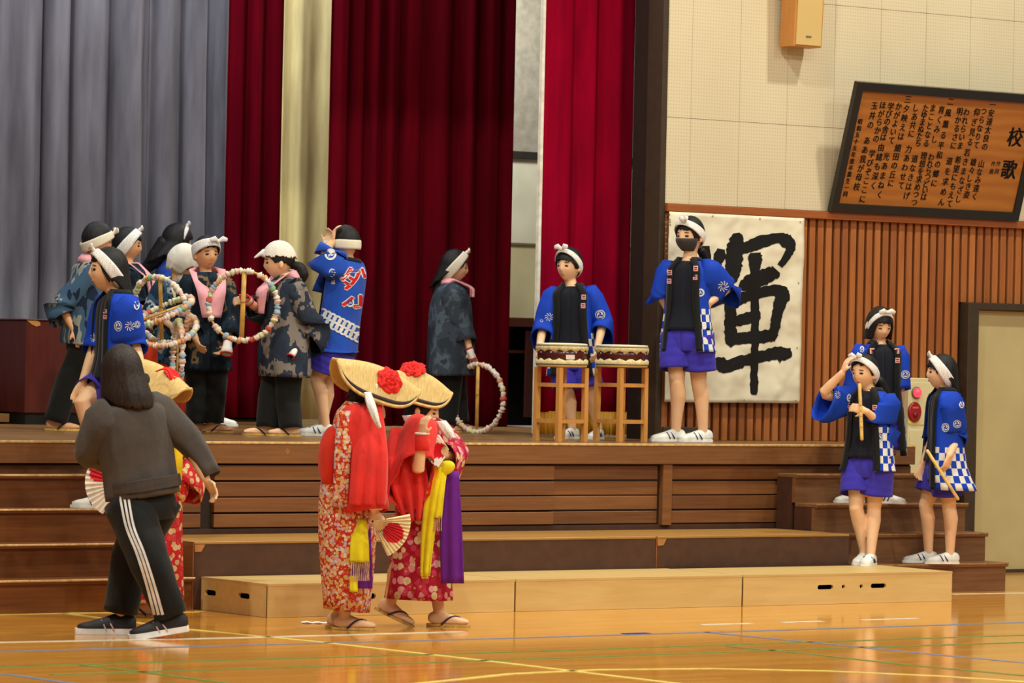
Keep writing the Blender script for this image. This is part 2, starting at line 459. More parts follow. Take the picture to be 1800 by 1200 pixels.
def panel_with_holes(x0, x1, z0, z1, y, th, holes):
    """front board with real slots cut through it (boolean-free: built with a filled 2D mesh)"""
    bm = bmesh.new()
    def loop(P):
        vs = [bm.verts.new((p[0], y, p[1])) for p in P]
        return [bm.edges.new((vs[i], vs[(i + 1) % len(vs)])) for i in range(len(vs))]
    e = loop([(x0, z0), (x1, z0), (x1, z1), (x0, z1)])
    for h in holes: e += loop(h)
    bmesh.ops.triangle_fill(bm, edges=e, use_beauty=True)
    g = bmesh.ops.extrude_face_region(bm, geom=list(bm.faces))
    bmesh.ops.translate(bm, verts=[q for q in g['geom'] if isinstance(q, bmesh.types.BMVert)], vec=(0, th, 0))
    bmesh.ops.recalc_face_normals(bm, faces=list(bm.faces))
    bm.verts.ensure_lookup_table()
    V = [tuple(q.co) for q in bm.verts]; idx = {q: i for i, q in enumerate(bm.verts)}
    Fc = [tuple(idx[q] for q in f.verts) for f in bm.faces]; bm.free(); return V, Fc
def pale_platform(x0, x1, label, front_holes, side_holes, m, yb=Yb0 - .012):
    yf = -1.5497 - 0.01016 * ((x0 + x1) / 2 - 10)
    P = thing('pale_platform', label, 'platform', ((x0 + x1) / 2, (yf + yb) / 2, 0))
    sk = -0.01016
    def skew(V): return [(a, b + sk * (a - (x0 + x1) / 2) * (1 if b < -1.2 else 0), c) for a, b, c in V]
    V, Fc = panel_with_holes(x0 + .004, x1 - .004, 0.001, HL - .014, yf, .018, front_holes)
    MB().add(skew(V), Fc).build('front_panel', m, P)
    MB().add(skew([(a, b, c) for c in (HL - .014, HL) for b in (yf - .002, yb) for a in (x0 + .003, x1 - .003)]), [(0, 2, 3, 1), (4, 5, 7, 6), (0, 1, 5, 4), (2, 6, 7, 3), (0, 4, 6, 2), (1, 3, 7, 5)]).build('top', pale_top, P)
    V, Fc = panel_with_holes(yf + .019, yb, 0.001, HL - .014, 0, .018, side_holes)
    MB().add([(x0 + .004 + b, a, c) for a, b, c in V], [tuple(reversed(q)) for q in Fc]).build('side_panel', m, P)
    MB().box(x1 - .022, x1 - .004, yf + .019, yb, .001, HL - .014).build('side_panel', m, P)
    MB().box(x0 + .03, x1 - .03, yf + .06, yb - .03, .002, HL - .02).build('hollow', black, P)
    return P
yl = -1.5497 - 0.01016 * (13.6 - 10)
def sideh(x, y): 
    d = ray(x, y); t = (12.717 - CAM[0]) / d[0]; p = CAM + d * t; return p[1], p[2]
s1, s2 = sideh(369.5, 1041.5), sideh(428.5, 1047)
pale_platform(12.713, 14.514, 'pale plywood platform with grip slots in its end beside the wide stairs', [rrect(on_y(648, 1047.5, -1.58)[0], on_y(648, 1047.5, -1.58)[2], .1, .035)], [rrect(s1[0], s1[1], .13, .033), rrect(s2[0], s2[1], .13, .033)], pale_m)
pale_platform(14.518, 16.314, 'plain pale plywood platform between the two platforms with grip slots', [], [], pale_m)
def fh(x, y, w, h): 
    p = on_y(x, y, -1.615); return rrect(p[0], p[2], w, h)
pale_platform(16.32, 18.119, 'pale plywood platform with two grip slots and two bolt holes in front', [fh(1450, 1031.5, .135, .03), fh(1542.5, 1029, .135, .03), fh(1481.5, 1030.5, .03, .026), fh(1512.5, 1030, .03, .026)], [], pale_m2, -.87)
# ================================================================== curtains and rear of the stage
def velvet(name, c, sheen=0.5):
    k = N(name); v = k.coord((1, 1, 0.15))
    nz = k.noise(v, 9, 4)
    col = k.ramp(nz, [(0.3, tuple(q * .86 for q in c)), (0.7, tuple(min(255, q * 1.1) for q in c))])
    k.b.inputs['Sheen Weight'].default_value = sheen; k.b.inputs['Sheen Roughness'].default_value = .4
    k.bump(k.noise(k.coord((1, 1, 1)), 220, 2), .15, .002)
    return k.done(col, 0.9, 0.05)
def curtain(name, label, x0, x1, Y, z0, z1, mat, seed, amp=0.07, wave=0.16, lean=0.0, cat='curtain', knots=11, step=0.012):
    r = np.random.RandomState(seed)
    n = int((x1 - x0) / step) + 2
    xs = np.linspace(x0, x1, n); u = xs - x0
    # irregular folds: accumulate phase with a varying pace
    pace = np.interp(u, np.linspace(0, x1 - x0, knots - 2), r.uniform(.6, 1.5, knots - 2)); ph = np.cumsum(pace) * step / wave * 2 * math.pi
    ampl = np.interp(u, np.linspace(0, x1 - x0, knots), r.uniform(.45, 1.1, knots))
    rows = []
    zs = [z0, z0 + .25, (z0 + z1) / 2, z1 - .6, z1]
    for i, z in enumerate(zs):
        s = (z - z0) / (z1 - z0)
        yv = Y + amp * (1 - .25 * s) * ampl * (np.sin(ph + .35 * math.sin(3 * s) + lean * s * 3) + .22 * np.sin(2.3 * ph + 1 + seed))
        xv = xs + .35 * amp * np.cos(ph) * ampl + lean * s * (.5 - u / (x1 - x0)) * .6
        rows.append([(a, b, z) for a, b in zip(xv, yv)])
    V, Fc = loft(rows, False, False)
    T0 = thing(name, label, cat, ((x0 + x1) / 2, Y, HS))
    c = obj('drape', V, Fc, mat, T0, True)
    add_mod(c, 'SOLIDIFY', thickness=0.006)
    return T0, rows
X_ = lambda x, Y, y=400: on_y(x, y, Y)[0]
grey_v = velvet('grey_curtain_cloth', (122, 120, 128), .0)
red_v = velvet('red_velvet', (140, 2, 36), .0)
dkred_v = velvet('dark_red_velvet', (92, 2, 18), .0)
gold_v = velvet('cream_curtain_cloth', (240, 220, 158), .1)
curtain('grey_curtain', 'grey curtain hanging behind the children at the rear of the stage', X_(-60, 4.9) - 6.0, X_(440, 4.9), 4.9, 1.10, 6.3, grey_v, 5, 0.115, .30, lean=.05, knots=44)
curtain('rear_red_curtain', 'narrow dark red curtain between the grey and the cream curtains', X_(396, 4.5), X_(540, 4.5), 4.5, 1.06, 6.3, velvet('deep_red_velvet', (96, 2, 20), .0), 12, 0.055, .16)
curtain('cream_curtain', 'narrow cream yellow curtain between two dark red curtains', X_(491, 4.05), X_(640, 4.05), 4.05, 1.06, 6.3, gold_v, 21, 0.045, .24)
curtain('dark_red_curtain', 'broad dark red wing curtain behind the girl leaning on a hoop', X_(576, 3.35), X_(897, 3.35), 3.35, 1.03, 6.3, dkred_v, 8, 0.06, .21)
FC, frows = curtain('front_red_curtain', 'bright red velvet front curtain with gold fringe behind the drums', X_(951, 1.62), X_(1135, 1.45), 1.62, 1.18, 5.9, red_v, 3, 0.05, .28)
# gold fringe below and white hem along its free edge
fx0, fx1 = X_(948, 1.62), X_(1135, 1.45)
fr = MB(); n = 150
R0 = [(x, 1.62 + .05 * math.sin((x - fx0) * 26) + .003 * math.sin(i * 2.1), 1.187) for i, x in enumerate(np.linspace(fx0, fx1, n))]
R1 = [(x, y - .004, 1.02 + .006 * math.sin(i * 1.7)) for i, (x, y, z) in enumerate(R0)]
fr.add(*loft([R0, R1], False, False))
fringe = fr.build('fringe', wood('gold_fringe', (196, 128, 20), (232, 172, 48), (60, 60, 2), .5, .4, .6), FC, True); add_mod(fringe, 'SOLIDIFY', thickness=.01)
MB().box(fx0 - .018, fx0 + .008, 1.60, 1.64, 1.02, 5.9, .005).build('white_hem', plain('hem_white', (222, 216, 200), .7), FC)

# back walls of the stage
SB = MB().box(3.0, 22, 6.6, 6.8, 1.0, 7.2).build('wall_back', plain('stage_back_dark', (46, 42, 40), .9)); struct(SB, 'dark rear wall of the stage')
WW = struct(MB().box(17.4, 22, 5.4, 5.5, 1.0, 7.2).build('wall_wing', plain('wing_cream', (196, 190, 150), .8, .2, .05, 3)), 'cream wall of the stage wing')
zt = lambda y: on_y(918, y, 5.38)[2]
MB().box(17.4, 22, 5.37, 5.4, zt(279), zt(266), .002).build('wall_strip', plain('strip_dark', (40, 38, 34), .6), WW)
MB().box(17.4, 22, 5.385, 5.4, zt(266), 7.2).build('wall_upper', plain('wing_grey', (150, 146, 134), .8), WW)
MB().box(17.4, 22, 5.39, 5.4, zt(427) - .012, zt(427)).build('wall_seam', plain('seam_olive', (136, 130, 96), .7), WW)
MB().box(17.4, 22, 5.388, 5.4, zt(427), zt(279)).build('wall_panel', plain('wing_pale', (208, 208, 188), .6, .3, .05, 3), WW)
# open shelf cabinet in the wing
cw = wood('cabinet_wood', (74, 36, 22), (96, 50, 30), (12, 12, 1.5), .5)
Yc = 4.75; cx0, cx1 = X_(880, Yc), X_(1010, Yc); ct = on_y(915, 558, Yc)[2]
CB = thing('shelf_cabinet', 'dark wooden open cabinet against the cream wing wall', 'cabinet', ((cx0 + cx1) / 2, Yc + .25, HS))
sh = on_y(915, 618, Yc)[2]; c2 = on_y(915, 574, Yc)[2]; xs_ = X_(928, Yc)
MB().box(cx0, cx1, Yc - .02, Yc + .5, c2, ct, .004).build('top', cw, CB)
MB().box(cx0, cx1, Yc + .46, Yc + .5, HS, c2).build('back', plain('cab_black', (20, 14, 12), .9), CB)
for a in (cx0, cx1 - .03): MB().box(a, a + .03, Yc, Yc + .46, HS, c2).build('side', cw, CB)
MB().box(cx0 + .03, cx1 - .03, Yc + .02, Yc + .46, sh - .012, sh + .012).build('shelf', cw, CB)
MB().box(xs_, cx1 - .03, Yc - .01, Yc + .012, HS + .08, c2 - .03, .003).build('door', wood('cab_door', (64, 26, 18), (80, 36, 24), (12, 12, 1.5), .5), CB)
# podium behind the boy at the far side, and a low board below the grey curtain
pc = on_z(43, 746, 1.0); pe = on_y(170, 746, pc[1])
pw = wood('podium_wood', (70, 20, 12), (96, 32, 20), (14, 14, 1.4), .35, .5)
PD = thing('podium', 'dark red wooden podium in front of the grey curtain', 'podium', ((pc[0] + pe[0]) / 2, pc[1] + .25, HS))
ptop = on_y(43, 560, pc[1])[2]
MB().box(pc[0], pe[0], pc[1] + .0, pc[1] + .5, HS + .085, ptop - .012, .006).build('body', pw, PD)
MB().box(pc[0] + .015, pe[0] - .015, pc[1] + .02, pc[1] + .48, HS, HS + .085).build('plinth', plain('plinth_black', (20, 14, 12), .6), PD)
MB().box(pc[0] - .008, pe[0] + .008, pc[1] - .008, pc[1] + .5, ptop - .012, ptop, .004).build('top', pw, PD)
q0, q1 = on_y(46, 562, pc[1]), on_y(71, 574, pc[1])
sc_ = [(q0[0] + (q1[0] - q0[0]) * a, q0[2] + (q1[2] - q0[2]) * b) for a, b in ((0, 0.0), (.35, .6), (.7, 1), (1, .8), (.95, .3), (.6, 0))]
MB().add([(a, pc[1] - .003, b) for a, b in sc_] + [(a, pc[1] + .002, b) for a, b in sc_], [(5, 4, 3, 2, 1, 0), (6, 7, 8, 9, 10, 11)] + [(i, (i + 1) % 6, 6 + (i + 1) % 6, 6 + i) for i in range(6)]).build('worn_patch', plain('patch', (186, 128, 60), .6), PD)
lb = on_z(20, 744, 1.0)
LBd = tag(MB().box(lb[0] - 1.2, pc[0] - .03, 4.30, 4.6, HS + .012, HS + .075, .004).build('low_riser', wood('riser_wood', (126, 88, 48), (150, 108, 62))), 'low wooden riser board lying under the grey curtain beside the podium', 'riser')
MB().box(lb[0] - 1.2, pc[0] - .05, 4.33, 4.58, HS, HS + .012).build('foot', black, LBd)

# ================================================================== things on the front wall
# loudspeaker box
tan = wood('speaker_case', (186, 122, 58), (198, 136, 70), (8, 8, 2), .45)
sx0, sz0 = 18.66, 3.885
SP = thing('loudspeaker', 'tan wall loudspeaker high on the cream panelled wall', 'loudspeaker', (sx0 + .13, YW, sz0))
bw, bd, bh = .27, .185, .62
tilt = .05
def tl(x, y, z): return (x, YW - .014 - y - tilt * (z - sz0), z)
def tbox(mb, x0, x1, y0, y1, z0, z1):
    V = [tl(x, y, z) for z in (z0, z1) for y in (y1, y0) for x in (x0, x1)]
    return mb.add(V, [(0, 2, 3, 1), (4, 5, 7, 6), (0, 1, 5, 4), (2, 6, 7, 3), (0, 4, 6, 2), (1, 3, 7, 5)])
tbox(MB(), sx0, sx0 + bw, 0.03, bd, sz0, sz0 + bh).build('case', tan, SP)
tbox(MB(), sx0 + .02, sx0 + bw - .015, bd, bd + .008, sz0 + .012, sz0 + bh - .02).build('grille', wood('speaker_grille', (196, 166, 104), (206, 178, 116), (200, 200, 200), .7, .2, .3), SP)
tbox(MB(), sx0 + .11, sx0 + .16, bd + .008, bd + .012, sz0 + .068, sz0 + .08).build('badge', plain('badge_grey', (110, 106, 96), .4), SP)
tbox(MB(), sx0 + .08, sx0 + .19, -.002, .03, sz0 + .2, sz0 + .5).build('bracket', dark_brown, SP)

# framed wooden board with the school song, leaning out from the wall
bl, br = on_y(1457, 373.5, YW - .055), on_y(1787, 389.5, YW - .055)
tp = CAM + ray(1505, 145.5) * ((bl[0] - CAM[0]) / ray(1505, 145.5)[0])
upv = np.array([0, tp[1] - bl[1], tp[2] - bl[2]]); BH = np.linalg.norm(upv); upv /= BH
BW = br[0] - bl[0]; nrm = np.cross(np.array([1., 0, 0]), upv)   # points out of the board, towards the hall
O = np.array([bl[0], YW - .055, 2.700])
FR = thing('framed_board', 'black framed wooden board with the brushed school song leaning out from the wall', 'sign', O)
def fb(x, y, h): return O + np.array([x, 0, 0]) + upv * y + nrm * h
def fbox(x0, x1, y0, y1, h0, h1):
    V = [fb(x, y, h) for h in (h0, h1) for y in (y0, y1) for x in (x0, x1)]
    return V, [(0, 2, 3, 1), (4, 5, 7, 6), (0, 1, 5, 4), (2, 6, 7, 3), (0, 4, 6, 2), (1, 3, 7, 5)]
fk = plain('frame_black', (30, 26, 22), .35, .5)
ft = .066
for (a, b, c, d) in ((0, BW, 0, ft), (0, BW, BH - ft, BH), (0, ft, ft, BH - ft), (BW - ft, BW, ft, BH - ft)):
    MB().add(*fbox(a, b, c, d, -.02, .022)).build('frame_bar', fk, FR)
kk_ = N('song_board_wood'); vv_ = kk_.coord((.8, 3.2, 3.2))
wv = kk_.n('ShaderNodeTexWave', wave_type='RINGS'); wv.inputs['Scale'].default_value = 1.1; wv.inputs['Distortion'].default_value = 7; wv.inputs['Detail'].default_value = 3; wv.inputs['Detail Scale'].default_value = .9
kk_.l(vv_, wv.inputs['Vector'])
bmix = kk_.math('ADD', kk_.math('MULTIPLY', wv.outputs['Fac'], .3), kk_.math('MULTIPLY', kk_.noise(kk_.coord((.6, 1.5, 1.5)), 2, 3), .6))
song_m = kk_.done(kk_.ramp(bmix, [(.2, (156, 92, 34)), (.8, (182, 116, 46))]), .4, .4)
MB().add(*fbox(ft - .004, BW - ft + .004, ft - .004, BH - ft + .004, -.018, .004)).build('board', song_m, FR)
for hx in (.3, BW - .36): MB().add(*fbox(hx, hx + .06, BH - .3, BH - .24, -.1, -.02)).build('hanger', fk, FR)

ink = plain('brush_ink', (26, 18, 14), .6, .3)
def text_mesh(body, size, spacing=1.0, bold=0.0):
    cu = bpy.data.curves.new('lettering', 'FONT'); cu.body = body; cu.size = size
    cu.space_line = spacing; cu.align_x = 'CENTER'; cu.align_y = 'TOP'; cu.offset = bold; cu.resolution_u = 2
    o = bpy.data.objects.new('lettering', cu); COL.objects.link(o)
    dg = bpy.context.evaluated_depsgraph_get(); dg.update()
    me = bpy.data.meshes.new_from_object(o.evaluated_get(dg))
    V = np.empty(len(me.vertices) * 3); me.vertices.foreach_get('co', V); V = V.reshape(-1, 3)
    Fc = [tuple(p.vertices) for p in me.polygons]
    bpy.data.objects.remove(o); bpy.data.curves.remove(cu); bpy.data.meshes.remove(me)
    return V, Fc
def board_xy(x, y):
    """pixel -> coordinates on the leaning board"""
    d = ray(x, y); t = ((fb(0, 0, .005) - CAM) @ nrm) / (d @ nrm); p = CAM + d * t - O
    return p[0], p @ upv
def song_column(txt, x, y, x2, y2, size, bold=.0026):
    """vertical lettering from pixel (x, y) to (x2, y2), one character below the other"""
    a, b = board_xy(x, y), board_xy(x2, y2); n = len(txt)
    for i, ch in enumerate(txt):
        if ch == ' ': continue
        t = i / max(1, n - 1); cx, cy = a[0] + (b[0] - a[0]) * t, a[1] + (b[1] - a[1]) * t
        V, Fc = text_mesh(ch, size, 1, 0.0)
        if not len(V): continue
        mn, mx = V.min(0), V.max(0); V = V - (mn + mx) / 2; nV = len(V)
        V = np.concatenate([V + np.array([q, w, 0]) for q, w in ((-bold, 0), (bold, 0), (0, bold * .6))]); Fc = [tuple(i + nV * q for i in f) for q in range(3) for f in Fc]
        obj('lettering', [fb(cx + v[0], cy + v[1], .0055) for v in V], Fc, ink, FR)
song_column('校歌', 1785, 241, 1774, 298, .16, .006)
S_ = .064
song_column('一安達太良の', 1745, 184, 1731, 258, S_); song_column('山なみ遠く', 1725, 288, 1713, 345, S_)
song_column('つらなりて', 1729, 196, 1716, 255, S_); song_column('雄々しき姿', 1711, 285, 1699, 342, S_)
song_column('仰ぎ見る', 1717, 197, 1705, 250, S_); song_column('若きまなざし', 1700, 268, 1685, 350, S_)
song_column('われらいま', 1699, 197, 1688, 256, S_); song_column('希望にもえて', 1684, 281, 1669, 358, S_)
song_column('明かるさに', 1687, 196, 1676, 256, S_); song_column('道を求めん', 1669, 283, 1655, 355, S_)
song_column('二風薫る', 1671, 179, 1658, 238, S_); song_column('平和の郷に', 1654, 256, 1642, 322, S_)
song_column('育くみし', 1655, 193, 1643, 245, S_); song_column('われらつどいは', 1637, 276, 1624, 346, S_)
song_column('まことなる', 1640, 190, 1628, 252, S_); song_column('理想を求めつつ', 1624, 274, 1607, 356, S_)
song_column('たゆまぬたち', 1627, 190, 1614, 251, S_); song_column('道なきはげ', 1608, 279, 1594, 344, S_)
song_column('しあ共に', 1610, 190, 1602, 235, S_)
song_column('三夕映えは', 1596, 175, 1584, 240, S_); song_column('力あわせて', 1597, 262, 1584, 326, S_)
song_column('かがよいて', 1580, 187, 1567, 247, S_); song_column('細田の丘に', 1578, 260, 1566, 322, S_)
song_column('学びの舎は', 1566, 187, 1553, 241, S_); song_column('光あまねく', 1558, 275, 1546, 342, S_)
song_column('ほがらかの', 1552, 185, 1540, 244, S_); song_column('由緒も深く', 1549, 259, 1535, 326, S_)
song_column('玉井の', 1537, 186, 1530, 220, S_); song_column('学びぞここに', 1533, 270, 1516, 350, S_)
song_column('ああ我が母校', 1524, 247, 1506, 328, S_)
song_column('昭和五十五年度卒業生一同', 1512, 214, 1486, 341, .045)
song_column('作詞', 1755, 288, 1752, 301, .045, .001); song_column('作曲', 1746, 288, 1743, 301, .045, .001)

# calligraphy sheet on the slats
PY = YW - .06
p_tl, p_tr, p_bl, p_br = on_y(1163, 371, PY), on_y(1414, 383.5, PY), on_y(1156, 706, PY), on_y(1405, 708.5, PY)
CS = thing('calligraphy_sheet', 'large white paper sheet with one black brushed character on the slatted wall', 'sheet', (p_bl[0] + .6, PY, p_bl[2]))
def paper_pt(u, v, h=0.0):
    p = (p_tl * (1 - u) + p_tr * u) * (1 - v) + (p_bl * (1 - u) + p_br * u) * v
    wv = .007 * math.sin(9 * u + 5 * v) * math.sin(7 * v - 3 * u + 1) + .005 * math.sin(23 * u * v + 4) + .004 * math.sin(31 * u - 18 * v) + .012 * max(0, u - .93) * 14 * math.sin(9 * v) * .3
    return (max(p[0], WX + .003), PY - .004 - wv * (.3 + .7 * min(1, 4 * min(u, 1 - u, v, 1 - v) + .2)) - h, p[2])
nu, nv = 50, 52
rows = [[paper_pt(i / nu, j / nv) for i in range(nu + 1)] for j in range(nv + 1)]
V, Fc = loft(rows, False, False)
pm = plain('calligraphy_paper', (232, 222, 196), .75, .2, .03, 3)
_k = N('calligraphy_crumpled'); _nz = _k.noise(_k.coord(), 3.2, 2, .5); _k.bump(_nz, .8, .08); pm = _k.done(_k.ramp(_nz, [(.3, (220, 208, 180)), (.7, (228, 219, 194))]), .75, .2)
sheet = obj('paper', V, Fc, pm, CS, True); add_mod(sheet, 'SOLIDIFY', thickness=.002, offset=1)
BV = BVHTree.FromPolygons([Vector(v) for v in V], Fc)
def brush(pts, parent=CS, bvh=BV, name='brush_stroke', seed=0, mat=None):
    """one brush stroke: (x px, y px, half width px) laid on the paper"""
    r = np.random.RandomState(seed); P = smooth_path([np.array(p, float) for p in pts], 8)
    L, Rr = [], []
    for i, p in enumerate(P):
        d = P[min(i + 1, len(P) - 1)][:2] - P[max(i - 1, 0)][:2]; d = d / (np.linalg.norm(d) + 1e-9); nn = np.array([-d[1], d[0]])
        w = p[2] * (1 + .07 * r.randn())
        L.append(p[:2] + nn * w); Rr.append(p[:2] - nn * p[2] * (1 + .07 * r.randn()))
    out = [[] for _ in range(5)]
    for a, b in zip(L, Rr):
        for j in range(5):
            q = a + (b - a) * j / 4; d = unit(ray(*q)); h = bvh.ray_cast(Vector(CAM), Vector(d))
            p = np.array(h[0]) if h[0] is not None else on_y(q[0], q[1], PY - .004)
            out[j].append(p - d * .012 * 0 + np.array([0, -.003, 0]))
    V, Fc = loft(out, False, False)
    return obj(name, V, Fc, mat or ink_black, parent)
ink_black = plain('sumi_ink', (18, 16, 15), .5, .3)
Z_ = lambda pts: [(1150 + x / 3.333, 360 + y / 3.333, w / 3.333) for x, y, w in pts]
strokes = [
    [(478, 165, 14), (482, 200, 32), (470, 290, 40), (458, 380, 38), (452, 430, 30), (440, 445, 12)],
    [(505, 262, 22), (600, 225, 30), (720, 195, 24), (775, 215, 32), (798, 252, 22), (770, 310, 17), (735, 358, 14)],
    [(588, 280, 26), (590, 320, 32), (588, 420, 20), (588, 540, 19), (588, 700, 19), (588, 860, 18), (584, 980, 17), (584, 1085, 18), (582, 1112, 10)],
    [(500, 455, 14), (530, 462, 34), (610, 435, 38), (690, 400, 34), (714, 378, 22)],
    [(440, 560, 26), (446, 640, 26), (446, 720, 27), (452, 790, 30), (470, 820, 18)],
    [(440, 596, 22), (520, 545, 26), (620, 515, 24), (720, 500, 26), (750, 530, 34), (735, 580, 28), (715, 660, 24), (700, 740, 22), (685, 795, 18)],
    [(460, 684, 22), (530, 668, 26), (600, 650, 28), (622, 648, 14)],
    [(445, 790, 26), (560, 775, 28), (660, 770, 30), (700, 765, 18)],
    [(362, 895, 12), (375, 920, 34), (420, 945, 30), (520, 915, 28), (640, 885, 26), (720, 868, 30), (765, 885, 38), (778, 905, 16)],
    [(390, 258, 18), (382, 300, 26), (368, 345, 18), (358, 368, 8)],
    [(300, 240, 18), (298, 330, 26), (296, 440, 22), (296, 540, 18)], [(225, 300, 12), (240, 340, 24), (256, 380, 12)],
    [(200, 600, 16), (300, 580, 24), (420, 550, 20), (440, 545, 10)], [(300, 600, 18), (280, 700, 20), (230, 800, 10)],
]
for i, s in enumerate(strokes): brush(Z_([(a, b, c * 1.28) for a, b, c in s]), seed=i)
ink_grey = plain('small_ink', (120, 112, 98), .6)
for i, (x, y, w) in enumerate([(1170, 390, 1.4), (1170.3, 398, 1.4), (1170.5, 409, 1.6), (1170.6, 416, 1.2), (1170.8, 428, 1.4), (1171, 436, 1.4), (1172, 445, 1.6), (1177.5, 386, .9), (1177.6, 390, .9), (1178, 395, .9)]):
    brush([(x - w, y - 1, .6), (x, y + .4, 1.2), (x + w, y, .7)], name='small_writing', seed=40 + i, mat=ink_grey)
for (u, v) in ((.03, .015), (.35, .012), (.68, .014), (.97, .02), (.97, .35), (.97, .7), (.97, .985), (.6, .985), (.3, .985), (.02, .5)):
    p = np.array(paper_pt(u, v, .004)); MB().add(*ellipsoid(p, np.array([.006, 0, 0]), np.array([0, .003, 0]), np.array([0, 0, .006]), 8, 5)).build('pin', plain('pin_metal', (150, 130, 90), .3, .5), CS, True)

# fire hydrant cabinet by the door
FX0, FX1, FY = 19.93, 20.42, YW - .115
fbm = plain('hydrant_cream', (214, 204, 158), .45, .4, .03, 3)
HC = thing('hydrant_cabinet', 'cream steel fire hydrant cabinet with red lamp and alarm on the slatted wall', 'cabinet', ((FX0 + FX1) / 2, FY, 0))
zf = lambda y: on_y(1607, y, FY)[2]
MB().box(FX0, FX1, FY, YW - .014, .02, zf(664), .006).build('body', fbm, HC)
MB().box(FX0 + .012, FX1 - .012, FY - .005, FY, zf(746.5), zf(672), .002).build('upper_panel', fbm, HC)
MB().box(FX0 + .012, FX1 - .012, FY - .005, FY, .05, zf(755), .002).build('door', fbm, HC)
lampc = on_y(1610, 690, FY - .006); R_ = np.array([1., 0, 0]); U_ = np.array([0, 0, 1.])
kl = N('red_lamp'); kl.b.inputs['Emission Color'].default_value = (1, .05, .08, 1); kl.b.inputs['Emission Strength'].default_value = 1.6; lamp_m = kl.done((226, 30, 50), .25, .5)
MB().add(*loft([ring(lampc + np.array([0, -h, 0]), R_ * r, U_ * r, 20) for h, r in ((-.002, .045), (.012, .045), (.014, .038))])).build('lamp_base', plain('lamp_rim', (120, 90, 60), .4), HC, True)
MB().add(*ellipsoid(lampc + np.array([0, -.012, 0]), R_ * .036, U_ * .036, np.array([0, -.04, 0]), 20, 12)).build('lamp', lamp_m, HC, True)
alc = on_y(1607, 724, FY - .006)
redp = plain('alarm_red', (150, 20, 24), .35, .5)
MB().add(*loft([ring(alc + np.array([0, -h, 0]), R_ * r, U_ * r * 1.2, 26) for h, r in ((-.002, .064), (.01, .064), (.018, .054), (.014, .046), (.012, .02))])).build('alarm', redp, HC, True)
MB().add(*loft([ring(alc + np.array([0, -h, -.022]), R_ * r, U_ * r, 14) for h, r in ((.01, .02), (.024, .018))])).build('alarm_button', plain('alarm_dark', (110, 30, 20), .3), HC, True)
MB().box(alc[0] - .03, alc[0] + .03, FY - .0215, FY - .012, alc[2] + .026, alc[2] + .04).build('alarm_plate', plain('alarm_pink', (206, 92, 80), .4), HC)
yl_ = on_y(1606, 742, FY); MB().box(yl_[0] - .06, yl_[0] + .06, FY - .007, FY - .004, yl_[2] - .008, yl_[2] + .012).build('sticker', plain('sticker_yellow', (226, 208, 90), .5), HC)
for i in range(5):
    p = on_y(1642, 693 + i * 4.5, FY); MB().box(p[0] - .05, p[0] + .1, FY - .008, FY - .004, p[2] - .004, p[2] + .003).build('vent_slot', plain('vent_dark', (90, 82, 60), .6), HC)
# white paper strip on the gym floor
wp = on_z(556, 1095, 0); r_ = np.array([RT[0], RT[1], 0])
ps = []
for i in range(12):
    t = i / 11; c = wp + r_ * (t - .5) * .19 + np.array([0, 0, .004 + .006 * math.sin(t * 9) ** 2]); ps.append([c + FW * .05, c - FW * .05 + r_ * .01])
PS = obj('paper_strip', *loft(ps, False, False), plain('paper_white', (236, 230, 222), .7), None, True); tag(PS, 'crumpled white paper strip lying on the gym floor', 'paper'); add_mod(PS, 'SOLIDIFY', thickness=.003)
# ================================================================== people: library
kS = N('skin'); _v = kS.coord()
_sk = kS.ramp(kS.noise(_v, 9, 3), [(.3, (232, 182, 140)), (.7, (240, 194, 152))])
kS.b.inputs['Subsurface Weight'].default_value = .08; kS.b.inputs['Subsurface Radius'].default_value = (.01, .004, .002); kS.b.inputs['Subsurface Scale'].default_value = .3
SKIN = kS.done(_sk, .5, .35)
kS = N('skin_tanned'); _v = kS.coord()
SKIN2 = kS.done(kS.ramp(kS.noise(_v, 9, 3), [(.3, (212, 152, 106)), (.7, (224, 168, 122))]), .5, .35)
def hair_mat(name, a, b):
    k = N(name); v = k.coord((70, 70, 3)); nz = k.noise(v, 2.5, 3)
    k.bump(nz, .6, .006); return k.done(k.ramp(nz, [(.35, a), (.7, b)]), .5, .3)
HAIR = hair_mat('black_hair', (12, 10, 10), (26, 21, 20)); HAIR2 = hair_mat('brown_black_hair', (30, 20, 16), (52, 38, 30))
EYE = plain('eye_dark', (30, 20, 16), .3, .5); BROW = plain('brow', (44, 32, 26), .7); LIP = plain('lip', (182, 96, 84), .5)

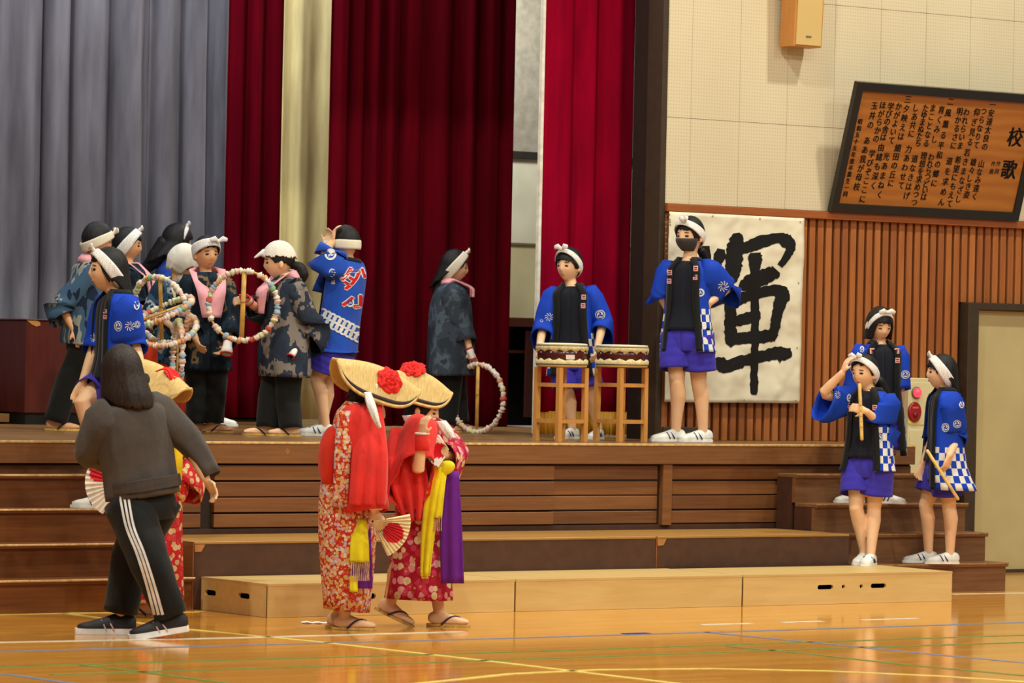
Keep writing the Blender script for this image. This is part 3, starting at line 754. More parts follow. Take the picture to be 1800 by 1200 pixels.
def cloth(name, c, bump=.25, rough=.8, var=.07, sheen=.1):
    if name in MATS: return MATS[name]
    k = N(name); v = k.coord(); nz = k.noise(v, 7, 4)
    k.b.inputs['Sheen Weight'].default_value = sheen
    k.bump(k.noise(k.coord((1, 1, .6)), 11, 4), bump, .02)
    return k.done(k.ramp(nz, [(.3, tuple(q * (1 - var) for q in c)), (.7, tuple(min(255, q * (1 + var)) for q in c))]), rough, .2)
def checked(name, c, size=.052, top=.30):
    k = N(name); tc = k.n('ShaderNodeTexCoord'); sp = k.n('ShaderNodeSeparateXYZ'); k.l(tc.outputs['UV'], sp.inputs[0])
    fu = k.math('FLOOR', k.math('DIVIDE', sp.outputs[0], size)); fv = k.math('FLOOR', k.math('DIVIDE', sp.outputs[1], size))
    par = k.math('FLOORED_MODULO', k.math('ADD', fu, fv), 2)
    m = k.math('MULTIPLY', k.math('LESS_THAN', par, .5), k.math('LESS_THAN', sp.outputs[1], top))
    k.bump(k.noise(k.coord((1, 1, .5)), 9, 4), .3, .02)
    nz = k.noise(k.coord(), 6, 3)
    base = k.ramp(nz, [(.3, tuple(q * .93 for q in c)), (.7, tuple(min(255, q * 1.06) for q in c))])
    return k.done(k.mix(m, base, (226, 222, 214)), .75, .2)
def camo(name, stops, scale=5.0, stretch=(1, 1, .8)):
    k = N(name); nz = k.noise(k.coord(stretch), scale, 3, .55)
    k.bump(k.noise(k.coord((1, 1, .5)), 10, 4), .3, .02)
    return k.done(k.ramp(nz, stops, 'CONSTANT'), .85, .15)
def floral(name, ground, cols, scale=20.0, spread=.42):
    k = N(name); v = k.coord()
    vo = k.n('ShaderNodeTexVoronoi'); vo.inputs['Scale'].default_value = scale; k.l(v, vo.inputs['Vector'])
    sp = k.n('ShaderNodeSeparateColor'); k.l(vo.outputs['Color'], sp.inputs[0])
    n = len(cols); pet = k.ramp(sp.outputs[0], [(i / n, c) for i, c in enumerate(cols)], 'CONSTANT')
    mask = k.math('LESS_THAN', vo.outputs['Distance'], spread)
    eye_ = k.math('LESS_THAN', vo.outputs['Distance'], spread * .3)
    c = k.mix(mask, ground, pet); c = k.mix(k.math('MULTIPLY', eye_, .7), c, (206, 176, 84))
    k.bump(k.noise(k.coord((1, 1, .5)), 9, 4), .3, .02)
    return k.done(c, .75, .2)
def spotted(name, base, dot, scale=90.0, thr=.3):
    k = N(name); vo = k.n('ShaderNodeTexVoronoi'); vo.inputs['Scale'].default_value = scale; vo.inputs['Randomness'].default_value = .25
    k.l(k.coord(), vo.inputs['Vector'])
    return k.done(k.mix(k.math('MULTIPLY', k.math('LESS_THAN', vo.outputs['Distance'], thr), .55), base, dot), .85, .1)
BLUE = checked('happi_blue_checked', (22, 62, 178)); BLUE_PLAIN = cloth('happi_blue', (30, 74, 176))
SHORTS = cloth('shorts_purple_blue', (60, 50, 168)); NAVY = cloth('shirt_navy', (18, 20, 32)); BLACKC = cloth('cloth_black', (20, 19, 19), .3)
PANTS = cloth('pants_black', (24, 24, 23), .35); PINK = cloth('pink_scarf', (240, 166, 172), .3); WHITE_T = spotted('tenugui_white', (228, 222, 216), (150, 140, 150))
CREAM_T = spotted('tenugui_cream', (222, 212, 192), (180, 168, 150), 120, .25)
SHOE = plain('shoe_white', (226, 224, 216), .5, .4); SOLE = plain('shoe_sole', (232, 230, 222), .6); SHOE_MARK = plain('shoe_mark', (36, 40, 96), .5)
STRAW_S = plain('zori_straw', (206, 164, 92), .7, .2, .12, 40)

def foot_frame(dirv, pitch=0.0):
    f = unit(np.array([dirv[0], dirv[1], 0.0])); l = np.cross(UP, f)
    f2 = f * math.cos(pitch) - UP * math.sin(pitch); u2 = np.cross(f2, l); return f2, l, u2
FOOT = [(-.064, .016, .020, .05), (-.052, .028, .006, .066), (-.022, .032, 0, .078), (.025, .033, 0, .074), (.075, .038, 0, .055), (.118, .042, 0, .042), (.150, .036, 0, .034), (.172, .018, .004, .024)]
def foot_rings(heel_pt, f, l, u, s, grow=1.0, lift=0.0, hi=1.0):
    R = []
    for (x, w, z0, z1) in FOOT:
        c = heel_pt + f * x * s * (grow if x > 0 else 1.06 if grow > 1 else 1); w2 = w * s * grow; r = []
        for k in range(14):
            a = 2 * math.pi * k / 14; cs, sn = math.cos(a), math.sin(a)
            zz = z0 * s + lift if sn < -.2 else z0 * s + lift + (z1 * s * hi - z0 * s) * max(0, (sn + .2) / 1.2) ** .7
            r.append(c + l * w2 * math.copysign(abs(cs) ** .75, cs) + u * zz)
        R.append(r)
    return R

class Person:
    def __init__(self, label, base, z, h, az, neck, hip, head, head_az=None, head_pitch=0.0, head_tilt=0.0, skin=None, voxel=.0068, head_scale=1.07, width=1.0, Y=None, cat='person'):
        self.z = z
        if Y is None: self.ground = on_z(base[0], base[1], z)
        else:                                         # stands on a tread or board known by its place: column of the pixel at depth Y
            a, b = on_y(base[0], 600, Y), on_y(base[0], 1000, Y); t = (z - a[2]) / (b[2] - a[2]); self.ground = a + (b - a) * t
        self.D = depth(self.ground); self.s = h / 1.45; self.h = h
        self.root = thing('person', label, cat, self.ground)
        self.B = MB(); self.skin = skin or SKIN; self.voxel = voxel; self.w = width
        self.az = az
        self.Pv = self.J(*hip); self.N = self.J(*neck)
        self.fwd0 = self.dirv(az)
        self.ups = unit(self.N - self.Pv); self.L = unit(np.cross(self.ups, self.fwd0)); self.Fd = np.cross(self.L, self.ups)
        self.Hc = self.J(*head); self.hs = head_scale
        ha = math.radians(az if head_az is None else head_az)
        f = -FW * math.cos(ha) + RT * math.sin(ha)
        f = f * math.cos(head_pitch) - UP * math.sin(head_pitch)
        l = unit(np.cross(UP, f)); u = np.cross(f, l)
        l, u = l * math.cos(head_tilt) + u * math.sin(head_tilt), u * math.cos(head_tilt) - l * math.sin(head_tilt)
        self.hf, self.hl, self.hu = f, l, u
        self.arm = {}; self.leg = {}
        self.torso(); self.head()
    def dirv(self, az):
        a = math.radians(az); return -FW * math.cos(a) + RT * math.sin(a)
    def J(self, x, y, d=0.0): return at_depth(x, y, self.D + d)
    def hp(self, x, y, z):
        """head-local (left, forward, up) -> world"""
        return self.Hc + (self.hl * x + self.hf * y + self.hu * z) * self.hs
    # ---- body
    def torso(self):
        s = self.s; ln = np.linalg.norm(self.N - self.Pv)
        self.tl = ln
        R = []
        for t, a, b in [(-.26, .07, .07), (-.14, .135, .10), (.0, .150, .108), (.12, .146, .104), (.32, .124, .092), (.55, .134, .097), (.76, .152, .096), (.88, .132, .08), (.96, .085, .06), (1.02, .05, .05)]:
            R.append(ring(self.Pv + self.ups * t * ln, self.L * a * s * self.w, self.Fd * b * s * self.w, 20))
        self.B.add(*loft(R))
        nk = self.hp(0, -.012, -.07)
        self.B.add(*tube([self.N - self.ups * .05, self.N + self.ups * .01, (self.N + nk) / 2, nk], [.055 * s, .049 * s, .044 * s, .046 * s], 12))
        self.S = {k: self.N - self.ups * .055 * s + self.L * sg * .140 * s * self.w for k, sg in (('L', 1), ('R', -1))}
    def head(self):
        n, m = 36, 26; V = []; Fc = []
        for i in range(m + 1):
            ph = -math.pi / 2 + math.pi * i / m
            for j in range(n):
                th = 2 * math.pi * j / n
                x, y, z = math.cos(ph) * math.sin(th), math.cos(ph) * math.cos(th), math.sin(ph)
                w, dp, ht = .073, .090, .108
                low = max(0, -z)
                w *= 1 - .28 * low ** 1.6; 
                dpf = dp * (1 - (.10 * low if y > 0 else .30 * low))
                X, Y, Zz = x * w, y * dpf, z * ht
                if y > 0:
                    g = lambda cx, cz, sx, sz: math.exp(-((X - cx) / sx) ** 2 - ((Zz - cz) / sz) ** 2)
                    Y += .017 * g(0, -.030, .011, .017) + .006 * g(0, -.008, .009, .02)      # nose
                    Y -= .007 * (g(.031, -.004, .015, .011) + g(-.031, -.004, .015, .011))   # eye sockets
                    Y += .006 * g(0, -.062, .02, .012) + .008 * g(0, -.092, .018, .014)      # lips, chin
                    Y += .004 * (g(.04, -.032, .018, .02) + g(-.04, -.032, .018, .02))       # cheeks
                V.append(self.hp(X, Y, Zz))
        for i in range(m):
            for j in range(n):
                a, b = i * n + j, i * n + (j + 1) % n; Fc.append((a, b, b + n, a + n))
        Fc.append(tuple(range(n - 1, -1, -1))); Fc.append(tuple(range(m * n, m * n + n)))
        self.B.add(V, Fc)
        self.hbvh = BVHTree.FromPolygons([Vector(v) for v in V], Fc)
        for sg in (1, -1):
            self.B.add(*ellipsoid(self.hp(sg * .076, -.008, -.016), self.hl * .011 * self.hs, (self.hf * .017 - self.hu * .004) * self.hs, self.hu * .029 * self.hs, 10, 7))
    def face(self, eyes=True, mouth=True, brows=True, open_eyes=1.0):
        def stick(x, z, rx, rz, name, mat, out=.0, rot=0.0):
            o = self.hp(x, .2, z); h = self.hbvh.ray_cast(Vector(o), Vector(-self.hf))
            if h[0] is None: return
            p = np.array(h[0]); nn = unit(np.array(h[1])); 
            if nn @ self.hf < 0: nn = -nn
            lx = unit(np.cross(self.hu, nn)); uz = np.cross(nn, lx)
            lx, uz = lx * math.cos(rot) + uz * math.sin(rot), uz * math.cos(rot) - lx * math.sin(rot)
            MB().add(*ellipsoid(p + nn * out, lx * rx * self.hs, uz * rz * self.hs, nn * .0042, 12, 7)).build(name, mat, self.root, True)
        for sg in (1, -1):
            if eyes: stick(sg * .031, -.004, .0128, .0072 * open_eyes, 'eye', EYE, .0005, sg * -.06)
            if brows: stick(sg * .032, .017, .016, .0028, 'eyebrow', BROW, .0005, sg * -.1)
        if mouth: stick(0, -.062, .017, .0042, 'mouth', LIP, .0)
    def set_arm(self, side, elbow, wrist, hand=None, curl=.5, palm=None, gap=1.0):
        """elbow, wrist: (px, py, depth offset); hand: direction (world) or None for along the forearm"""
        s = self.s; S = self.S[side]; E = self.J(*elbow); W = self.J(*wrist)
        self.arm[side] = (S, E, W)
        sg_ = (1 if side == 'L' else -1); inn = S - self.L * sg_ * .07 * s; Sb = S - self.L * sg_ * .02 * s - self.ups * .01 * s
        pts = [inn, Sb, S + (E - S) * .5, S + (E - S) * .9, E + (W - E) * .1, E + (W - E) * .45, W]
        self.B.add(*tube(pts, [.043 * s, .044 * s, .040 * s, .035 * s, .035 * s, .033 * s, .024 * s], 12))
        d = unit(W - E) if hand is None else unit(hand)
        pn = palm if palm is not None else -self.L * (1 if side == 'L' else -1)
        self.hand(W, d, pn, side, curl, gap)
    def hand(self, W, d, pn, side, curl=.5, gap=1.0):
        s = self.s * .98; d = unit(d); pn = unit(pn - d * (pn @ d)); across = np.cross(d, pn)
        sg = 1 if side == 'L' else -1
        # across points to the thumb side
        th = across * sg
        c = W + d * .042 * s
        R = []
        for t, w, th_ in ((0, .021, .016), (.25, .028, .016), (.6, .035, .015), (1.0, .036, .012)):
            R.append(ring(W + d * t * .078 * s, across * w * s, pn * th_ * s, 12))
        self.B.add(*loft(R))
        for i, ln in enumerate((.060, .068, .063, .050)):
            b = W + d * .074 * s + th * (.026 - .0175 * i) * s * gap
            dd = unit(d + th * (.10 - .07 * i) * gap); p = [b]; r = [.0082 * s]
            cur = dd
            for q, fr in enumerate((.45, .32, .23)):
                a = curl * (.55, .75, .6)[q]; 
                cur = unit(cur * math.cos(a) + pn * math.sin(a)); p.append(p[-1] + cur * ln * fr * s); r.append((.0078, .0072, .0062)[q] * s)
            self.B.add(*tube(p, r, 8))
        b = W + d * .022 * s + th * .024 * s
        t1 = unit(th * .75 + d * .7 + pn * .15); t2 = unit(th * .3 + d * .8 + pn * (.2 + .45 * curl))
        self.B.add(*tube([b - t1 * .01 * s, b + t1 * .03 * s, b + t1 * .03 * s + t2 * .024 * s], [.011 * s, .0095 * s, .0075 * s], 8))
    def set_leg(self, side, knee, ankle, foot_az, pitch=0.0, foot='shoe', z=None, bare=True):
        s = self.s; sg = 1 if side == 'L' else -1
        H = self.Pv + self.L * sg * .078 * s * self.w - self.ups * .03 * s; K = self.J(*knee); A = self.J(*ankle)
        self.leg[side] = (H, K, A)
        back = -self.dirv(foot_az)
        pts = [H, H + (K - H) * .35, H + (K - H) * .8, K, K + (A - K) * .28 + back * .012 * s, K + (A - K) * .6 + back * .006 * s, A]
        rad = [.082 * s, .074 * s, .055 * s, .049 * s, .051 * s, .040 * s, .031 * s]
        self.B.add(*tube(pts, rad, 14))
        f, l, u = foot_frame(self.dirv(foot_az), pitch)
        zg = self.z if z is None else z
        hp = A.copy()
        # heel point on the ground below the ankle (toe stays down when the heel is lifted)
        if pitch > 0.01:
            hp = A - u * .062 * s
            toe = hp + f * .15 * s
            hp = hp + np.array([0, 0, zg - toe[2] + .002]) if abs(toe[2] - zg) < .05 else hp
        else:
            hp = np.array([A[0], A[1], zg])
        if foot == 'shoe': self.shoe(hp, f, l, u)
        else: self.zori(hp, f, l, u, side)
        self.B.add(*tube([A, hp + u * .05 * s], [.031 * s, .03 * s], 12))
    def shoe(self, hp, f, l, u, mats=(SHOE, SOLE, SHOE_MARK), big=1.0, sole=.018):
        s = self.s * .96 * big
        S0 = obj('shoe', *loft(foot_rings(hp + u * (sole - .006), f, l, u, s, 1.08, 0, 1.0)), mats[0], self.root, True)
        so = foot_rings(hp, f, l, u, s, 1.14)
        out = [r[0] for r in so] + [r[7] for r in reversed(so)]
        out = [p - u * ((p - hp) @ u) for p in out]
        obj('sole', *loft([[p + u * .001 for p in out], [p + u * sole * s for p in out]]), mats[1], S0)
        if mats[2]:
            for sd in (1, -1):
                for k_ in range(2):
                    a = hp + f * (.03 + .035 * k_) * s + l * sd * .041 * s + u * .022; b = hp + f * (.055 + .03 * k_) * s + l * sd * .026 * s + u * .062 * s
                    obj('shoe_mark', *tube([a, (a + b) / 2 + l * sd * .006, b], .0045, 6), mats[2], S0)
        # collar of the shoe where the ankle enters
        return S0
    def zori(self, hp, f, l, u, side, strap=None):
        s = self.s
        self.B.add(*loft(foot_rings(hp + u * .016, f, l, u, s, 1.0, 0, .92)))
        for i in range(5):                                                    # toes
            b = hp + u * .028 * s + f * (.155 - .008 * i) * s + l * (-1 if side == 'L' else 1) * (.026 - .0135 * i) * s
            self.B.add(*tube([b - f * .02 * s, b + f * .012 * s], [.0095 * s if i == 0 else .0075 * s] * 2, 8))
        out = []
        for k in range(24):
            a = 2 * math.pi * k / 24; cx = math.cos(a)
            out.append(hp + f * (.055 + .128 * cx) * s + l * math.sin(a) * (.046 if cx > 0 else .04) * s)
        Z = obj('sandal', *loft([[p + u * .001 for p in out], [p + u * .016 for p in out]]), STRAW_S, self.root)
        tp = hp + f * .118 * s + u * .05 * s
        for sd in (1, -1):
            obj('strap', *tube(smooth_path([tp + u * .003, hp + f * .07 * s + l * sd * .03 * s + u * .055 * s, hp + f * .02 * s + l * sd * .042 * s + u * .014], 4), .006, 7), strap or plain('strap_dark', (60, 30, 50), .6), Z, True)
    def finish_body(self):
        me = bpy.data.meshes.new('tmp'); me.from_pydata(self.B.v, [], self.B.f); o = bpy.data.objects.new('tmp', me); COL.objects.link(o)
        add_mod(o, 'REMESH', mode='VOXEL', voxel_size=self.voxel); add_mod(o, 'SMOOTH', factor=.5, iterations=3)
        dg = bpy.context.evaluated_depsgraph_get(); m2 = bpy.data.meshes.new_from_object(o.evaluated_get(dg))
        bpy.data.objects.remove(o); bpy.data.meshes.remove(me)
        m2.name = 'body'; m2.transform(Matrix.Translation(-Vector(self.ground)))
        m2.materials.clear(); m2.materials.append(self.skin); m2.polygons.foreach_set('use_smooth', [True] * len(m2.polygons))
        b = bpy.data.objects.new('body', m2); COL.objects.link(b); b.parent = self.root
        return b
    # ---- hair
    def hair(self, front=.045, side=-.03, back=-.075, flare=0.0, mat=None, name='hair', part=55, grow=1.0, thick=.016, seed=0, taper=.25, drop_back=0.0, sway=None):
        r = np.random.RandomState(seed); n = 72; rows = []; W, Dp, Ht = .084 * grow, .1015 * grow, .119 * grow
        def zend(th):
            a = abs((math.degrees(th) + 180) % 360 - 180)
            return float(np.interp(a, [0, part - 10, part + 12, 95, 125, 180], [front, front - .004, side, side, (side + back) / 2 if back < side else back, back]))
        jit = r.uniform(-1, 1, n); K = 18
        for i in range(K + 1):
            row = []
            for j in range(n):
                th = 2 * math.pi * j / n; ze = zend(th) + .009 * jit[j]
                t = i / K
                ztop = Ht
                # spend half of the rows on the dome
                z = ztop + (ze - ztop) * (t ** 1.15 if ze < 0 else t)
                if z >= 0: fct = math.sqrt(max(0.0, 1 - (z / Ht) ** 2)); 
                else: fct = 1 - taper * min(1, -z / .1) + flare * (-z)
                fct = max(fct, .03)
                wob = 1 + .018 * jit[j] * t + .01 * math.sin(9 * th + 3 * t)
                yoff = -drop_back * max(0, -z) 
                row.append(self.hp(W * fct * wob * math.sin(th), Dp * fct * wob * math.cos(th) - .004 + yoff, z + .004) + (sway * max(0, .03 - z) if sway is not None else 0))
            rows.append(row)
        V, Fc = loft(rows, False, True)
        h = obj(name, V, [tuple(reversed(q)) for q in Fc] + [tuple(range(n))], mat or HAIR, self.root, True); add_mod(h, 'SOLIDIFY', thickness=thick, offset=-1)
        return h
    def tail(self, pts, radii, mat=None, name='ponytail'):
        P = smooth_path([self.J(*p) for p in pts], 5); r = np.interp(np.linspace(0, 1, len(P)), np.linspace(0, 1, len(radii)), radii)
        return obj(name, *tube(P, list(r), 14), mat or HAIR, self.root, True)
    def headband(self, tilt=.55, width=.05, mat=None, knot=True, zc=.012, grow=1.21, knot_at=0.0, ears=(.055, .05), spread=.0):
        """folded cloth band: high on the forehead, low at the nape; tilt in radians"""
        mat = mat or WHITE_T; ef = np.array([0, math.cos(tilt), math.sin(tilt)]); en = np.array([0, -math.sin(tilt), math.cos(tilt)])
        rows = []; n = 56
        for q, (wq, bul) in enumerate(((-.5, .995), (-.3, 1.015), (0, 1.02), (.3, 1.01), (.5, .985))):
            row = []
            for j in range(n):
                th = 2 * math.pi * j / n; c, s_ = math.cos(th), math.sin(th)
                ry = 1 / math.sqrt((ef[1] / (.090 * grow)) ** 2 + (ef[2] / (.108 * grow)) ** 2)
                wd = width * 1.22 * (1 + spread * abs(s_)) * (1 - .25 * max(0, c))
                p = ef * c * ry * bul + np.array([.073 * grow * s_ * bul, 0, 0]) + en * wd * wq + np.array([0, 0, zc])
                # keep the band hugging the skull as it moves off centre
                row.append(self.hp(*p))
            rows.append(row)
        b = obj('headband', *loft(rows, False, True), mat, self.root, True); add_mod(b, 'SOLIDIFY', thickness=.006, offset=-1)
        if knot:
            ry = 1 / math.sqrt((ef[1] / (.090 * grow)) ** 2 + (ef[2] / (.108 * grow)) ** 2)
            kp = ef * ry * 1.06 + np.array([knot_at, 0, zc])
            obj('knot', *ellipsoid(self.hp(*kp), self.hl * .017, self.hf * .014, self.hu * .015, 10, 7), mat, b, True)
            for sg in (1, -1):
                e = kp + np.array([sg * ears[0], .012, ears[1] * (.5 if sg > 0 else .35)]); m = (kp + e) / 2 + np.array([0, .012, .012])
                obj('knot_end', *tube([self.hp(*kp), self.hp(*m), self.hp(*e)], [(.008, .01), (.007, .02), (.005, .014)], 8), mat, b, True)
        return b
    # ---- clothes
    def shell(self, st, n=52, wrinkle=.02, folds=7, seed=0, sub=4, power=2.25):
        """st: stations (centre, a, b, open half angle in degrees, Lvec, Fvec); returns MB with UV: u round, v up from the hem (metres)"""
        r = np.random.RandomState(seed); ph = r.uniform(0, 6, 4)
        A = [np.concatenate([s_[0], [s_[1], s_[2], s_[3]], s_[4] if len(s_) > 4 else self.L, s_[5] if len(s_) > 5 else self.Fd]) for s_ in st]
        P = smooth_path(A, sub); m = len(P); rows, uvs = [], []
        acc = [0.0]
        for i in range(m - 1, 0, -1): acc.append(acc[-1] + np.linalg.norm(P[i][:3] - P[i - 1][:3]))
        acc = acc[::-1]
        for i, q in enumerate(P):
            c, a, b, op, L, Fv = q[:3], q[3], q[4], max(q[5], 0), unit(q[6:9]), unit(q[9:12]); t = i / (m - 1); row = []
            for j in range(n):
                th = math.radians(op) + (2 * math.pi - 2 * math.radians(op)) * j / (n - 1)
                cs, sn = math.cos(th), math.sin(th)
                k = (abs(cs) ** power + abs(sn) ** power) ** (-1 / power)
                wv = 1 + wrinkle * t ** .7 * (math.sin(folds * th + ph[0] + 1.2 * t) + .6 * math.sin((folds * 2 + 1) * th + ph[1] - 2 * t)) + wrinkle * .5 * math.sin(11 * t + 3 * th + ph[2])
                row.append(c + (Fv * b * cs + L * a * sn) * k * wv)
                uvs.append(((th - math.pi) * (.19 * self.s), acc[i]))
            rows.append(row)
        V, Fc = loft(rows, False, False); Fc = [tuple(reversed(q)) for q in Fc]
        return V, Fc, uvs, rows, P
    def sleeve_geo(self, side, q=.6, hh=.12, ww=.07, top=.086, droop=None, n=26, wrinkle=.03, seed=0, start=-.35, vv=9.0, back=None):
        s = self.s; S, E, W = self.arm[side]; l1, l2 = np.linalg.norm(E - S), np.linalg.norm(W - E); tot = (l1 + l2) * q
        sg = 1 if side == 'L' else -1
        inn = S - self.L * sg * .07 * s - self.ups * .005
        K = 12; rows = []; uvs = []; r = np.random.RandomState(seed + 3); ph = r.uniform(0, 6, 3)
        for i in range(K + 1):
            t = i / K; dd = t * (tot + .07 * s) - .07 * s
            if dd < 0: c = S + (inn - S) * (-dd / (.07 * s)); tg = unit(S - inn) * .5 + unit(E - S) * .5
            elif dd < l1: c = S + (E - S) * dd / l1; bl = max(0, (dd - l1 * .75) / (l1 * .25)); tg = unit(E - S) * (1 - .5 * bl) + unit(W - E) * .5 * bl
            else: c = E + (W - E) * (dd - l1) / l2; bl = max(0, 1 - (dd - l1) / (l1 * .25)); tg = unit(W - E) * (1 - .5 * bl) + unit(E - S) * .5 * bl
            tg = unit(tg); dn = (droop if droop is not None else -UP) + (-self.Fd if back is None else back) * .4
            dn = dn - tg * (dn @ tg)
            dn = unit(dn); sd = np.cross(tg, dn)
            e = min(1, max(0, t * 1.15)) ** 1.1
            h_ = (top * (1 - e) + hh * e) * s; w_ = (top * .85 * (1 - e) + ww * e) * s
            c = c + dn * (h_ - top * s * .8) * min(1, e * 1.2)
            row = []
            for j in range(n):
                th = 2 * math.pi * j / n; cs, sn = math.cos(th), math.sin(th); k = (abs(cs) ** 2.6 + abs(sn) ** 2.6) ** (-1 / 2.6)
                wv = 1 + wrinkle * t * (math.sin(5 * th + ph[0] + 5 * t) + .5 * math.sin(9 * th + ph[1]))
                row.append(c + (dn * h_ * cs + sd * w_ * sn) * k * wv); uvs.append((0, vv))
            rows.append(row)
        V, Fc = loft(rows, False, True); return V, Fc, uvs, rows
    def coat(self, hem, mat, name='happi_coat', open_=(16, 22, 26, 26, 28), a=(.078, .128, .172, .168, .165, .185, .205), b=(.068, .088, .112, .122, .122, .135, .150), sleeves=None, wrinkle=.018, seed=0, hem_tilt=0.0, collar=BLACKC, collar_w=.036, hem_L=None, closed=False, folds=7, solid=.006, collar_out=.008):
        """hem: pixel of the hem centre (x, y, d)"""
        s = self.s; N_, P_ = self.N, self.Pv; Hm = self.J(*hem); up = self.ups; dn = unit(Hm - P_)
        Lh = self.L if hem_L is None else hem_L
        o = list(open_) + [open_[-1]] * (7 - len(open_)); o = [0.5] * 7 if closed else [o[0], o[0], o[1], o[2], o[3], o[4], o[4]]
        w = self.w
        st = [(N_ + up * .025 * s, a[0] * s, b[0] * s, o[0]), (N_ - up * .005 * s, a[1] * s * w, b[1] * s, o[1]), (N_ - up * .05 * s, a[2] * s * w, b[2] * s * w, o[2]), (N_ - up * .17 * s, a[3] * s * w, b[3] * s * w, o[3]),
              (N_ + (P_ - N_) * .68, a[4] * s * w, b[4] * s * w, o[4]), (P_ + (Hm - P_) * .15, a[5] * s * w, b[5] * s * w, o[5]), (Hm, a[6] * s * w, b[6] * s * w, o[6], Lh, unit(np.cross(Lh, up)))]
        V, Fc, uv, rows, P = self.shell(st, wrinkle=wrinkle, seed=seed, folds=folds)
        mb = MB(); mb.add(V, Fc, uv)
        for side, kw in (sleeves or {}).items():
            kw = dict(kw); V2, F2, uv2, _ = self.sleeve_geo(side, seed=seed, **kw); mb.add(V2, F2, uv2)
        c = mb.build(name, mat, self.root, True, True); add_mod(c, 'SOLIDIFY', thickness=solid, offset=-1)
        self.coat_obj = c
        if collar is not None:
            cm = MB(); strip = []
            for side in (0, 1):
                R = []
                for i, row in enumerate(rows):
                    e = np.array(row[0] if side == 0 else row[-1]); q = np.array(row[1] if side == 0 else row[-2]); c0 = P[i][:3]
                    dirw = unit(q - e); out = unit(e - c0); R.append([e - dirw * .012 + out * collar_out * .3, e + dirw * collar_w * .3 + out * collar_out, e + dirw * collar_w + out * collar_out])
                cm.add(*loft(R, False, False))
            if not closed or True:
                r0, r1 = rows[0], rows[2]
                R = []
                for j in range(len(r0)):
                    p0, p1 = np.array(r0[j]), np.array(r1[j]); out = unit(p0 - P[0][:3]); R.append([p0 + up * .014 + out * .004, p0 + out * .010, p0 + (p1 - p0) * .55 + out * .010])
                cm.add(*loft(R, False, False))
            self.collar_obj = cm.build('collar', collar, c, True); add_mod(self.collar_obj, 'SOLIDIFY', thickness=.004)
        return c
    def shirt(self, mat=None, name='shirt', low=.0, grow=1.0, sleeves=None, seed=0):
        s = self.s; up = self.ups; N_, P_ = self.N, self.Pv; w = self.w
        st = [(N_ + up * .012 * s, .062 * s, .058 * s, .2), (N_ - up * .01 * s, .112 * s * w, .078 * s, .2), (N_ - up * .05 * s, .158 * s * w, .098 * s * w, .2), (N_ - up * .15 * s, .160 * s * w, .106 * s * w, .2), (N_ + (P_ - N_) * .7, .142 * s * w, .106 * s * w, .2), (P_ - up * (low + .05) * s, .176 * s * w * grow, .132 * s * w * grow, .2)]
        V, Fc, uv, rows, _ = self.shell(st, wrinkle=.008, seed=seed)
        mb = MB(); mb.add(V, Fc, uv)
        for side, kw in (sleeves or {}).items():
            V2, F2, uv2, _ = self.sleeve_geo(side, seed=seed, **kw); mb.add(V2, F2, uv2)
        o = mb.build(name, mat or NAVY, self.root, True, True); add_mod(o, 'SOLIDIFY', thickness=.005, offset=-1); return o
    def trousers(self, q=.45, mat=None, name='shorts', r0=.098, r1=.098, waist=.16, wrinkle=.02, seed=0, rk=None):
        """q: how far down the leg the cloth reaches (0 hip, .5 knee, 1 ankle)"""
        s = self.s; mb = MB(); up = self.ups; P_ = self.Pv; w = self.w
        st = [(P_ + up * .10 * s, .120 * s * w, .092 * s * w, .2), (P_ + up * .03 * s, .148 * s * w, .108 * s * w, .2), (P_ - up * .06 * s, .165 * s * w, .12 * s * w, .2), (P_ - up * .13 * s, .14 * s * w, .11 * s * w, .2)]
        V, Fc, uv, _, _ = self.shell(st, wrinkle=.004, seed=seed); mb.add(V, Fc, uv)
        for side, (H, K, A) in self.leg.items():
            r = np.random.RandomState(seed + (5 if side == 'L' else 9)); ph = r.uniform(0, 6, 3)
            l1, l2 = np.linalg.norm(K - H), np.linalg.norm(A - K); tot = l1 * min(1, q * 2) + l2 * max(0, q * 2 - 1)
            rows = []; M_ = 16
            for i in range(M_ + 1):
                t = i / M_; dd = t * tot - .02 * (1 - t)
                if dd < l1: c = H + (K - H) * dd / l1; bl = max(0, (dd - l1 * .8) / (l1 * .2)) * .5; tg = unit(K - H) * (1 - bl) + unit(A - K) * bl
                else: c = K + (A - K) * (dd - l1) / l2; bl = max(0, 1 - (dd - l1) / (l1 * .2)) * .5; tg = unit(A - K) * (1 - bl) + unit(K - H) * bl
                x, y = frame(tg, self.Fd)
                rr = (r0 + (r1 - r0) * t if rk is None else float(np.interp(dd / tot, [0, l1 / max(tot, l1 + 1e-6), 1], [r0, rk, r1]))) * s
                row = []
                for j in range(24):
                    th = 2 * math.pi * j / 24; wv = 1 + wrinkle * (math.sin(4 * th + ph[0] + 7 * t) + .7 * math.sin(6 * th + ph[1] - 11 * t)) * (.3 + t) + wrinkle * .8 * math.sin(26 * t + ph[2] + 2 * math.sin(th))
                    row.append(c + (x * math.cos(th) + y * math.sin(th)) * rr * wv)
                rows.append(row)
            V, Fc = loft(rows, False, True); mb.add(V, Fc)
        o = mb.build(name, mat or SHORTS, self.root, True, True); add_mod(o, 'SOLIDIFY', thickness=.006, offset=-1); return o
